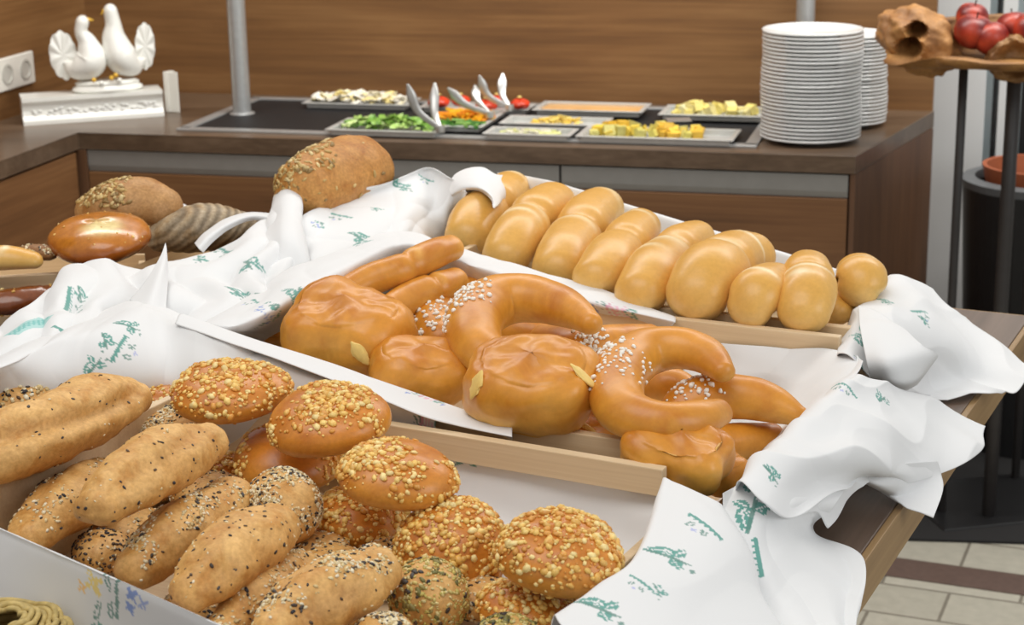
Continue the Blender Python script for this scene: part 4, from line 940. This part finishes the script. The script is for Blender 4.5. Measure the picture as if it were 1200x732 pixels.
# palettes: crown, flank, underside
P_ROLL = ((204, 128, 44), (214, 146, 56), (222, 170, 92)); P_GRAIN = ((222, 176, 108), (214, 164, 94), (200, 150, 86))
P_PALE = ((226, 172, 82), (232, 186, 104), (240, 210, 144)); P_LYE = ((214, 142, 46), (218, 154, 58), (232, 188, 100))
P_DARK = ((150, 108, 66), (136, 96, 56), (120, 84, 50))
CR = [(248, 214, 128), (242, 200, 108), (250, 226, 156), (224, 160, 72), (236, 186, 96)]
SES = [(238, 224, 186), (226, 208, 160), (244, 234, 206), (212, 186, 132)]; DKS = [(64, 52, 44), (44, 42, 48), (92, 70, 50), (80, 76, 74)]; GRN = [(120, 116, 62), (150, 138, 80)]
def crumbs(n, patchy=.0, size=.0034, seed=0):
    n = int(n*1.5)
    return [('cheese_crumb_topping', n, size, CR, M['crumb'], lambda c, q: (1 if q[2] > -.25 else .12)*(max(0, .5+2.2*noise.noise(Vector(c)*1.4+Vector((seed, 1, 2)))) if patchy else 1)*(.4+max(0, c[2]+.2)), (1, .75, .5), 1),
            ('fine_crumb_topping', int(n*.9), size*.5, CR, M['crumb'], lambda c, q: (1 if q[2] > -.1 else .05)*(max(0, .4+2.5*noise.noise(Vector(c)*1.4+Vector((seed, 1, 2)))) if patchy else 1), (1, .85, .7), 1)]
def sesame(n, cover=0.0, seed=0, size=.0019):
    f = lambda c, q: (1 if q[2] > cover else .03)*max(.0, .5+1.6*noise.noise(Vector(c)*1.1+Vector((seed, 0, 5))))
    return [('sesame_topping', n, size, SES, M['seed'], f, (1, .6, .4), 1), ('dark_seed_topping', int(n*.22), size*1.15, DKS, M['seed'], f, (1, .55, .4), 1)]
def sparse(n, seed=0):
    return [('dark_seed_topping', n, .0019, DKS, M['seed'], lambda c, q: 1 if q[2] > -.4 else .2, (1, .6, .3), 1), ('sesame_topping', int(n*.8), .0016, SES, M['seed'], lambda c, q: max(0, .2+2*noise.noise(Vector(c)+Vector((seed, 3, 1)))), (1, .6, .4), 1)]

# ------------------------------------------------------------------ nearest tray: seeded rolls
G1 = 'cheese crumb rolls in the nearest tray'
def crumb_roll(x, y, z, D, th, lab, tilt=(0, 0), n=230, patchy=0, seed=0, size=.0036):
    return round_roll('cheese_crumb_roll', x, y, z, D, th, M['roll'], P_ROLL, lab, 'bread roll', G1, tilt, seed, crumbs(n, patchy, size, seed))
crumb_roll(270, 460, 1.125, 142, .42, 'cheese crumb roll at the back, highest and leftmost of the round rolls', (.05, .0), 260, 0, 1)
crumb_roll(385, 494, 1.12, 148, .48, 'brown roll with bare patch and pale crumbs, right of the highest crumb roll', (.1, -.08), 230, 1, 2)
crumb_roll(466, 559, 1.10, 140, .5, 'cheese crumb roll with bare front, just below the left end of the rail', (.05, .1), 230, 1, 3)
crumb_roll(655, 649, 1.075, 150, .54, 'large crumb roll at the right end of the nearest tray', (.12, .12), 290, 0, 4)
crumb_roll(531, 645, 1.045, 130, .78, 'thickly crumbed roll tipped on its side, left of the rightmost roll', (.35, -.1), 300, 0, 5)
crumb_roll(618, 716, 1.025, 118, .5, 'crumb roll half hidden under the large right roll', (.0, .1), 170, 0, 6)
crumb_roll(338, 540, 1.06, 130, .55, 'shaded crumb roll beneath the roll with the bare patch', (.1, 0), 130, 1, 7)
crumb_roll(420, 608, 1.035, 112, .6, 'deep-set crumb roll behind the sesame crowned roll', (.1, 0), 190, 0, 8)
crumb_roll(192, 474, 1.08, 60, .7, 'small crumb roll peeping out left of the highest roll', (.1, 0), 60, 0, 9)
crumb_roll(268, 556, 1.03, 70, .6, 'crumb roll deep in the gap below the highest roll', (.1, 0), 90, 0, 10)
G2 = 'seed crusted rolls in the nearest tray'
def seed_roll(x, y, z, D, th, lab, tilt, n, seed, tops=None, aspect=1):
    return round_roll('seed_crusted_roll', x, y, z, D, th, M['grain'], P_GRAIN, lab, 'bread roll', G2, tilt, seed, tops or sesame(n, -.5, seed), .03, aspect)
seed_roll(330, 596, 1.07, 94, .92, 'roll wholly crusted with pale sesame, in the middle of the pile', (.3, .3), 1500, 21)
pump = [('sesame_topping', 900, .0022, [(214, 196, 120), (198, 184, 100), (226, 210, 150)], M['seed'], lambda c, q: 1, (1, .6, .4), 1), ('dark_seed_topping', 160, .003, DKS, M['seed'], lambda c, q: max(.1, noise.noise(Vector(c)*1.3)+.2), (1, .6, .4), 1), ('pumpkin_seed_topping', 90, .0032, GRN, M['seed'], lambda c, q: 1, (1.3, .7, .35), 1)]
seed_roll(502, 700, 1.035, 96, .9, 'roll crusted with yellow and dark seeds, left of the half hidden crumb roll', (.2, .2), 800, 22, pump)
seed_roll(596, 752, 1.03, 80, .7, 'roll with dark seeds cut by the bottom edge, right of the yellow seeded one', (0, .1), 500, 23, pump)
seed_roll(452, 745, 1.05, 70, .7, 'pale sesame roll cut by the bottom edge', (0, .1), 700, 24)
seed_roll(120, 648, 1.03, 70, .7, 'dark seeded roll deep between the long rolls at left', (0, .1), 300, 25, [('dark_seed_topping', 360, .002, DKS, M['seed'], lambda c, q: 1, (1, .6, .4), 1), ('sesame_topping', 100, .0017, SES, M['seed'], lambda c, q: 1, (1, .6, .4), 1)])
seed_roll(14, 602, 1.04, 60, .8, 'dark seeded roll in the shade under the biggest long roll', (0, .1), 300, 26)
seed_roll(195, 500, 1.075, 96, .5, 'sesame topped roll between the two long rolls at the back', (.1, 0), 1100, 27)
for i, (fx, fy, fd, lb) in enumerate([(70, 560, 110, 'seeded roll buried under the biggest long roll'), (150, 610, 90, 'seeded roll buried between the two pale long rolls'), (245, 570, 90, 'seeded roll buried left of the sesame crusted roll'), (300, 640, 100, 'seeded roll buried under the tip of the front long roll'), (385, 660, 100, 'seeded roll buried behind the scored long roll'), (180, 545, 100, 'seeded roll buried under the topmost pale long roll'), (460, 650, 90, 'seeded roll buried left of the tipped crumb roll'), (20, 545, 90, 'seeded roll buried at the left edge behind the biggest long roll'), (370, 640, 84, 'seeded roll buried beside the sesame crusted roll, on its right'), (225, 705, 80, 'seeded roll buried at the near rim under the front long roll'), (385, 700, 90, 'seeded roll buried under the scored long roll'), (560, 690, 80, 'seeded roll buried beneath the tipped crumb roll')]):
    seed_roll(fx, fy+12, 1.022, fd, .6, lb, (0, 0), 260, 200+i, [('dark_seed_topping', 150, .002, DKS, M['seed'], lambda c, q: 1, (1, .6, .4), 1), ('sesame_topping', 260, .0019, SES, M['seed'], lambda c, q: 1, (1, .6, .4), 1)])
G3 = 'long grain rolls in the nearest tray'
def long_roll(path, lab, seed, top, slit=(-.5, .3, .16), lump=.085, pal=P_GRAIN):
    path = [(a, b, c, r*1.06) for a, b, c, r in path]
    return sweep_bread('long_grain_roll', path, M['grain'], pal, lab, 'bread roll', G3, 1, .94, .8, 40, 64, .8, lump, (), seed, top, (), 1.3, slit)
long_roll([(-60, 545, 1.125, 42), (0, 528, 1.128, 46), (70, 502, 1.13, 45), (125, 478, 1.128, 40), (148, 468, 1.127, 30)], 'biggest long grain roll, at the left picture edge', 31, sparse(60, 1), (-.75, .22, .26))
long_roll([(112, 596, 1.13, 26), (140, 572, 1.133, 38), (175, 553, 1.135, 41), (212, 534, 1.133, 39), (240, 522, 1.13, 28)], 'pale long grain roll lying on top of the pile at left', 32, sparse(70, 2), (-.5, .3, .14))
long_roll([(32, 632, 1.065, 24), (60, 606, 1.07, 36), (90, 582, 1.07, 36), (115, 565, 1.07, 26)], 'short long roll with pale seeds, under the biggest long roll', 33, sesame(260, .1, 3), (.3, .3, .12))
long_roll([(160, 668, 1.07, 26), (195, 638, 1.075, 38), (235, 610, 1.08, 38), (272, 588, 1.08, 28)], 'long grain roll with a strip of sesame, left of the front long roll', 34, sesame(420, .45, 4), (.2, .3, .1))
long_roll([(222, 694, 1.085, 28), (250, 670, 1.09, 42), (290, 640, 1.093, 44), (318, 622, 1.09, 34)], 'front long grain roll with rounded tip above the tray rim', 35, sparse(90, 5), (-.2, .35, .08))
long_roll([(318, 744, 1.065, 28), (350, 716, 1.07, 42), (400, 692, 1.072, 45), (442, 674, 1.07, 32)], 'long roll with an open score and sesame, at the bottom edge', 36, sesame(520, .5, 6)+sparse(30, 7), (.1, .28, .22))
long_roll([(-30, 492, 1.085, 26), (15, 480, 1.088, 33), (50, 472, 1.088, 26)], 'seed strewn long roll behind the biggest one, at left edge', 37, [('sesame_topping', 200, .003, SES, M['seed'], lambda c, q: 1 if q[2] > 0 else 0, (1, .7, .5), 1), ('dark_seed_topping', 120, .003, DKS, M['seed'], lambda c, q: 1 if q[2] > 0 else 0, (1, .6, .4), 1)], None)
long_roll([(262, 745, 1.05, 24), (292, 712, 1.055, 34), (325, 684, 1.055, 34), (352, 668, 1.05, 26)], 'seeded long roll wedged under the front long roll', 38, sesame(420, .0, 8), None)

# ------------------------------------------------------------------ middle tray: glazed lye pastries
SUG = lambda n, f, s=.0026: [('pearl_sugar_topping', n, s, [(248, 246, 240)], M['sugar'], f, (1, .85, .7), 1)]
G4 = 'sugared lye crescents in the middle tray'
def crescent(path, lab, seed, top=None, pinch=(), cat='pastry'):
    return sweep_bread('lye_crescent', path, M['lye'], P_LYE, lab, cat, G4, 1, .95, .9, 36, 90, .8, .02, (), seed, top, pinch, .25)
def near(x, y, z, rpx, path):
    """grains fall where the baker strewed them: round one place on the pastry"""
    pts = [at(*p[:3]) for p in path]; P = catmull([q[:] for q in pts], 64 if len(path) < 0 else 90); c0 = P.mean(0)
    rm = catmull([[p[3]*px(q)] for p, q in zip(path, pts)], 90)[:, 0].mean(); c = np.array(at(x, y, z)[:])-c0; r = rpx*px(at(x, y, z))
    return lambda v, q: math.exp(-(np.linalg.norm(v*rm-c)/r)**4)*(1 if q[2] > -.1 else 0)
p = [(692, 380, 1.135, 15), (668, 364, 1.14, 24), (630, 352, 1.142, 30), (588, 352, 1.14, 34), (556, 374, 1.132, 35), (562, 410, 1.118, 30), (605, 432, 1.105, 24), (640, 436, 1.10, 18)]
crescent(p, 'big crescent with pearl sugar on its back, against the far rail', 41, SUG(150, near(535, 355, 1.15, 42, p)))
p = [(520, 400, 1.07, 26), (508, 380, 1.08, 27), (515, 358, 1.085, 26), (540, 346, 1.085, 24), (575, 350, 1.08, 22)]
crescent(p, 'crescent with sugar half hidden left of the big one', 42, SUG(100, near(508, 365, 1.1, 34, p)))
p = [(848, 436, 1.13, 15), (826, 416, 1.136, 24), (790, 408, 1.137, 28), (750, 416, 1.132, 32), (722, 446, 1.125, 34), (730, 482, 1.118, 32), (772, 497, 1.115, 27), (815, 492, 1.113, 25), (842, 484, 1.11, 18)]
crescent(p, 'open crescent with sugar strewn on its bend, right of the big one', 43, SUG(120, near(722, 430, 1.14, 55, p)))
p = [(935, 488, 1.075, 14), (905, 474, 1.085, 25), (868, 466, 1.09, 29), (825, 468, 1.088, 30), (795, 486, 1.075, 28), (800, 510, 1.06, 26), (830, 520, 1.05, 24), (870, 518, 1.045, 25), (905, 512, 1.045, 18)]
crescent(p, 'crescent lying under the open one, its two arms pointing right', 44, SUG(90, near(812, 456, 1.1, 34, p)))
p = [(640, 398, 1.075, 22), (680, 408, 1.08, 26), (720, 404, 1.08, 26), (760, 400, 1.075, 22)]
crescent(p, 'sugared crescent deep between the big and the open crescent', 45, SUG(110, near(688, 400, 1.1, 34, p)))
p = [(575, 388, 1.07, 22), (610, 388, 1.075, 26), (645, 398, 1.07, 22)]
crescent(p, 'brown crescent showing inside the bend of the big one', 46)
p = [(755, 452, 1.07, 20), (785, 452, 1.075, 24), (812, 462, 1.07, 18)]
crescent(p, 'brown crescent showing inside the bend of the open one', 47)
G5 = 'lye sticks in the middle tray'
def stick(path, lab, seed, pinch, crease):
    return sweep_bread('lye_stick', path, M['lye'], P_LYE, lab, 'bread stick', G5, 1, .95, .9, 32, 70, .8, .02, crease, seed, None, pinch, .25)
stick([(392, 352, 1.115, 17), (430, 330, 1.13, 21), (470, 316, 1.14, 20), (505, 300, 1.148, 20), (528, 291, 1.15, 17)], 'long lye stick leaning up over the left of the middle tray', 51, ((.58, .1, .03),), ((.56, 1.2, .03, 1.2, (236, 180, 96)), (.97, 1.2, .05, 1.2, (236, 180, 96))))
stick([(445, 372, 1.1, 18), (480, 350, 1.11, 21), (512, 337, 1.115, 20), (534, 328, 1.117, 16)], 'shorter lye stick beneath the long one', 52, ((.7, .14, .04),), ((.66, 1.2, .03, 1.2, (236, 176, 90)),))
G6 = 'folded lye pockets in the middle tray'
def pocket(x, y, z, W_, Hh, lab, rot3, seed, filling=(), pale=0, Dp=None):
    """dough square with its corners folded to the middle: a pillow with raised, pointed corners"""
    c = at(x, y, z); k = px(c); a, b = W_/2*k, (Dp or W_*.8)/2*k; h = Hh/2*k; n, m = 72, 48; V = []
    for j in range(m+1):
        ph = -math.pi/2+math.pi*j/m
        for i in range(n):
            t = 2*math.pi*i/n; e = .78
            f = lambda v, e: math.copysign(abs(v)**e, v)
            cx, cy, cz = f(math.cos(ph), .6)*f(math.cos(t), e), f(math.cos(ph), .6)*f(math.sin(t), e), f(math.sin(ph), .75)
            V.append((cx, cy, cz))
    V = np.array(V); Q = V.copy()
    corner = (np.abs(Q[:, 0])*np.abs(Q[:, 1]))**1.3; top = np.clip(Q[:, 2], 0, 1)
    rr = np.hypot(Q[:, 0], Q[:, 1])
    seam = np.exp(-(np.minimum(np.abs(Q[:, 0]+.12*np.sin(3*Q[:, 1]+seed)), np.abs(Q[:, 1]+.12*np.sin(3*Q[:, 0]+seed*2)))/.11)**2)*(Q[:, 2] > 0)*np.clip(rr*1.5, 0, 1)*np.clip(1.15-rr, .15, 1)
    knob = np.exp(-((Q[:, 0]-.06)**2+(Q[:, 1]+.05)**2)/.035)*(Q[:, 2] > 0)
    V = Q*np.array([a, b, h]); V[:, :2] *= (1+.14*corner-.05*(1-corner)*(rr > .8))[:, None]
    V[:, 2] += h*(.22*corner*(Q[:, 2] > -.3)-.13*seam+.14*knob)
    Fc = [(j*n+i, j*n+(i+1) % n, (j+1)*n+(i+1) % n, (j+1)*n+i) for j in range(m) for i in range(n)]
    R = (Matrix.Rotation(rot3[2], 3, 'Z') @ Matrix.Rotation(rot3[1], 3, 'Y') @ Matrix.Rotation(rot3[0], 3, 'X'))
    Nn = normals(V, Fc); V = V+Nn*np.array([[fbm(v, 26, seed)*.05*h+fbm(v, 9, seed+3)*.3*h] for v in V])
    Nn = normals(V, Fc); C_ = colour_by(V, Nn@np.array(R).T, *P_LYE, seed=seed, blotch=.3)
    s_ = (seam*.3)[:, None]; C_ = C_*(1-s_)+np.array(lin((232, 172, 88)))*s_
    kb = (knob*.5)[:, None]; C_ = C_*(1-kb)+np.array(lin((176, 100, 38)))*kb
    Vw = V@np.array(R).T; Nw = Nn@np.array(R).T
    o = mk('folded_lye_pocket', Vw, Fc, M['lye'], None, c, C_); tag(o, lab, 'pastry', G6)
    for (fx, fy, L_, w_, ang) in filling:       # cream cheese showing at a burst seam
        d = (at(fx, fy, z)-Vector((0, 0, HC))).normalized(); oo = Vector((0, 0, HC))-c
        dn = np.array(d[:]); rel = Vw-np.array(oo[:]); tt = rel@dn; lat = np.linalg.norm(rel-tt[:, None]*dn, axis=1)
        cand = np.where(lat < 7*k)[0]
        if len(cand) == 0: continue
        hit = Vw[cand[np.argmin(tt[cand])]]
        bm = bmesh.new(); bmesh.ops.create_icosphere(bm, subdivisions=3, radius=1)
        for v in bm.verts:
            q = v.co; tap = 1-abs(q.x)**2*.5; v.co = Vector((q.x*L_/2*k, q.y*w_/2*k*tap*(1+.7*noise.noise(Vector((q.x*3.3+fx, fy*.1, 0)))), q.z*.0026*(1+.3*noise.noise(q*3))))
        vz_ = -Vector(Nw[cand[np.argmin(tt[cand])]]); d = vz_
        vx = CM @ Vector((math.cos(math.radians(ang)), math.sin(math.radians(ang)), 0)); vz = -d; vy = vz.cross(vx).normalized(); vx = vy.cross(vz)
        fo = from_bm('cream_cheese_filling', bm, M['cream'], o, None, True); fo.matrix_local = Matrix.Translation(Vector(hit)) @ Matrix((vx, vy, vz)).transposed().to_4x4()
    return o
pocket(405, 386, 1.12, 150, 84, 'big folded pocket with cream in a burst seam, at the left of the middle tray', (.25, .12, -.35), 61, [(420, 420, 34, 17, -55)])
pocket(494, 437, 1.09, 112, 66, 'folded pocket with raised dark corner, in front of the big left pocket', (.2, .1, .15), 62)
pocket(622, 452, 1.125, 155, 92, 'largest folded pocket, in the middle behind the near rail', (.3, .1, -.25), 63, [(552, 448, 38, 16, 60), (690, 440, 46, 16, -32)])
pocket(798, 534, 1.085, 135, 78, 'smooth folded pocket at the right, behind the end of the near rail', (.25, .1, -.45), 64)
pocket(320, 402, 1.07, 74, 40, 'small piece of folded pocket at the left end of the middle tray', (0, 0, 0), 65)
pocket(692, 508, 1.06, 86, 56, 'folded pocket with pale cream, under the largest pocket', (.1, 0, .4), 66, [(690, 494, 24, 9, -35)])
pocket(850, 556, 1.05, 60, 46, 'small pocket corner right of the smooth pocket', (.1, 0, .5), 67)

# ------------------------------------------------------------------ far tray: pale plaited rolls
G7 = 'pale rolls in the far tray'
SEAM = (255, 240, 200)
def pale(path, lab, seed, pinch=(), crease=(), tall=.9):
    q = [list(p) for p in path]
    for a, b in ((0, 1), (-1, -2)):
        f = .35; q[a] = [path[a][k]*(1-f)+path[b][k]*f for k in range(3)]+[path[b][3]*.9]
    path = q
    return sweep_bread('pale_milk_roll', path, M['pale'], P_PALE, lab, 'bread roll', G7, 1, tall, .85, 34, 60, .9, .022, crease, seed, None, pinch, .3, None, 60)
c2_ = lambda s=.5: ((s, 1.9, .034, 1.2, SEAM),)
tw = ((.52, .27, .065),)
pale([(548, 284, 1.10, 25), (552, 262, 1.12, 32), (572, 244, 1.125, 29), (592, 228, 1.13, 28), (600, 220, 1.128, 22)], 'pale roll at the back left, under the curled napkin flap', 71, tw, c2_(.3)+c2_(.93))
pale([(592, 306, 1.10, 24), (598, 288, 1.12, 33), (618, 262, 1.128, 31), (640, 243, 1.13, 32), (652, 236, 1.13, 26)], 'second pale roll from the back left corner', 72, tw, c2_(.36)+((.22, 1.6, .03, .8, SEAM),))
pale([(652, 322, 1.10, 26), (660, 300, 1.118, 36), (676, 276, 1.122, 32), (696, 248, 1.13, 33), (706, 244, 1.128, 28)], 'third pale roll from the back left corner', 73, tw, c2_(.32)+c2_(.95))
pale([(696, 332, 1.105, 26), (708, 314, 1.12, 34), (728, 290, 1.125, 30), (746, 270, 1.128, 28), (752, 264, 1.126, 24)], 'fourth pale roll from the back left corner, one seam on its crown', 74, ((.5, .22, .06),), c2_(.85))
pale([(748, 350, 1.10, 28), (760, 326, 1.12, 36), (780, 304, 1.12, 32), (808, 282, 1.122, 27), (818, 277, 1.12, 22)], 'middle pale roll of the front row, pale tip at its crown', 75, ((.6, .2, .06),), ((.42, 1.6, .09, .8, SEAM), (.2, 2.2, .035, .8, SEAM)))
pale([(815, 352, 1.105, 32), (825, 330, 1.125, 44), (845, 312, 1.128, 40), (870, 298, 1.126, 36), (884, 302, 1.122, 28)], 'fattest pale roll, right of the middle of the far tray', 76, ((.5, .1, .06),), c2_(.42)+((.8, .9, .03, 1, SEAM),))
pale([(878, 366, 1.10, 25), (886, 346, 1.12, 34), (902, 334, 1.12, 30), (912, 330, 1.118, 24)], 'short pale roll standing against the far tray rail', 77, (), ((.24, 1.8, .035, .9, SEAM),))
pale([(940, 372, 1.10, 27), (946, 348, 1.12, 35), (947, 325, 1.128, 31), (947, 312, 1.13, 26)], 'pale roll second from the right, with curved seam', 78, ((.6, .12, .08),), ((.35, 1.7, .03, 1.1, SEAM), (.2, 1.9, .06, .4, SEAM)))
pale([(1006, 340, 1.10, 26), (1010, 328, 1.112, 31), (1006, 316, 1.115, 27)], 'rightmost pale roll, beside the napkin drape', 79, (), ((.55, .7, .05, 1.6, SEAM),))
pale([(975, 372, 1.07, 22), (985, 356, 1.075, 22), (990, 345, 1.075, 16)], 'small pale roll low between the two rightmost rolls', 80)
pale([(490, 290, 1.09, 12), (530, 293, 1.085, 16), (565, 305, 1.07, 14)], 'pale roll lying low at the left end of the far tray', 81, (), (), .8)
pale([(905, 352, 1.07, 20), (918, 340, 1.075, 22), (928, 332, 1.07, 16)], 'pale roll in the gap behind the short standing roll', 82)
pale([(620, 338, 1.05, 16), (680, 344, 1.05, 18), (735, 358, 1.05, 16)], 'pale roll low in the gaps of the front row', 83)
pale([(915, 404, 1.03, 10), (955, 408, 1.03, 12), (985, 398, 1.04, 10)], 'pale roll showing under the far tray rail', 84)

# ------------------------------------------------------------------ left tray: dark loaves
G8 = 'loaves in the left tray'
OAT = [(214, 186, 124), (196, 164, 100), (228, 206, 150), (150, 122, 72)]
def oats(n, f): return [('grain_topping', n, .0042, OAT, M['seed'], f, (1.2, .6, .35), 1)]
sweep_bread('seeded_half_loaf', [(352, 226, 1.168, 37), (372, 218, 1.169, 43), (392, 210, 1.17, 46), (410, 203, 1.171, 46), (424, 197, 1.172, 40)], M['dark'], ((190, 134, 66), (200, 146, 78), (186, 144, 88)), 'half loaf with grain crusted end, standing high behind the napkins', 'loaf', G8, 1, 1.0, .9, 40, 60, .45, .05, (), 91, oats(640, lambda c, q: max(.02, (1 if c[2] > .5 else .35)*min(1, max(0, .25-1.1*c[0]+.9*noise.noise(Vector(c)*2.2))))+(.9 if c[0] < -.8 else 0)), (), .7)
sweep_bread('oat_crusted_loaf', [(112, 250, 1.13, 26), (135, 243, 1.14, 34), (165, 240, 1.142, 36), (192, 246, 1.135, 28)], M['dark'], ((186, 140, 84), (180, 138, 90), (170, 134, 92)), 'round loaf with oat flakes on its back, behind the shiny brown roll', 'loaf', G8, 1, .9, .8, 36, 50, .8, .04, (), 92, oats(260, lambda c, q: 1 if (c[2] > .25 and c[0] < .1) else .01), (), .6)
def striped():
    o = sweep_bread('striped_rye_loaf', [(190, 280, 1.10, 22), (220, 272, 1.11, 34), (250, 268, 1.112, 35), (285, 270, 1.105, 26)], M['dark'], ((158, 140, 112), (140, 120, 92), (120, 98, 70)), 'floured dark rye loaf with ribbed stripes, right of the oat loaf', 'loaf', G8, 1, .85, .8, 40, 60, .8, .03, (), 93, None, (), .5)
    me = o.data; a = me.color_attributes['col']; d = np.zeros(len(me.vertices)*4); a.data.foreach_get('color', d); d = d.reshape(-1, 4)
    for i, v in enumerate(me.vertices):
        q = v.co; r = math.sin((q.x*.7+q.y*.4-q.z*.9)*480+1.5*noise.noise(q*40)); v.co = q+v.normal*.0007*r
        t = .5+.5*r; d[i, :3] = d[i, :3]*(.62+.38*t)+np.array(lin((206, 194, 172)))*.28*t
    a.data.foreach_set('color', d.ravel()); return o
striped()
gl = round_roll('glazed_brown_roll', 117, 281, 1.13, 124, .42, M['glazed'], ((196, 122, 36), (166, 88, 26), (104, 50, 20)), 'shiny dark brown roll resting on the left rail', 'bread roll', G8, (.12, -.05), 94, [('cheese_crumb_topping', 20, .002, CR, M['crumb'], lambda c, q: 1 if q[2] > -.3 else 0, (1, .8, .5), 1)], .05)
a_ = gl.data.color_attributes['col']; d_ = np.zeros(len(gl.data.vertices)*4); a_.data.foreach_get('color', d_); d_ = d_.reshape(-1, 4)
for i, v in enumerate(gl.data.vertices):      # glaze highlight painted into the crown colour as a pale patch
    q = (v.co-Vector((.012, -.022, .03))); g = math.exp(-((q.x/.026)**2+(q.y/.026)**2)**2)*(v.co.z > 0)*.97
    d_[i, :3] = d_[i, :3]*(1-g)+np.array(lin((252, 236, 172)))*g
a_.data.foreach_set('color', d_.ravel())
pale_l = sweep_bread('pale_milk_roll', [(-30, 306, 1.12, 18), (5, 303, 1.125, 20), (38, 306, 1.12, 14)], M['pale'], P_PALE, 'pale roll behind the left rail, at the left picture edge', 'bread roll', G8, 1, .8, .8, 30, 40, .9, .02, ((.5, 1.6, .05, .8, SEAM),), 95)
sweep_bread('seeded_dark_roll', [(20, 300, 1.115, 11), (40, 296, 1.12, 13), (58, 298, 1.118, 11)], M['dark'], P_DARK, 'small seeded roll between pale roll and shiny brown roll', 'bread roll', G8, 1, .8, .8, 30, 40, .9, .05, (), 96, sesame(160, -.2, 9))
sweep_bread('crusty_brown_loaf', [(-30, 358, 1.07, 20), (20, 354, 1.075, 22), (60, 350, 1.07, 18)], M['glazed'], ((140, 76, 34), (128, 66, 30), (104, 54, 26)), 'dark reddish loaf showing under the left rail', 'loaf', G8, 1, .8, .8, 30, 40, .9, .06, (), 97, [('cheese_crumb_topping', 30, .0026, CR, M['crumb'], lambda c, q: 1, (1, .8, .5), 1)])

# straw basket rim in the bottom left corner
bq = at(0, 742, 1.05)
bk = empty('straw_basket', Vector((bq.x, bq.y, T))); tag(bk, 'pale coiled straw basket at the bottom left corner', 'basket')
def coil(name, r, zz, th, k):
    ang = np.linspace(0, 2*math.pi, 73); ph = k*.7
    P = np.stack([(r+.0016*np.sin(ang*9+ph))*np.cos(ang), (r+.0016*np.sin(ang*9+ph))*np.sin(ang), zz+.002*np.sin(ang*7+ph)], 1)
    V, Fc, _ = tube_mesh(P, np.full(73, th), 8, .2, 2, 1, 1, 1); mk(name, V, Fc, M['straw'], bk)
for k in range(9): coil('straw_coil', .054+.002*math.sin(k*2.3), .008+.0075*k, .0046, k)
for k in range(7): coil('straw_strand', .051-.0052*k, .074+.0016*k+.002*math.sin(k*1.7), .0026, k+20)
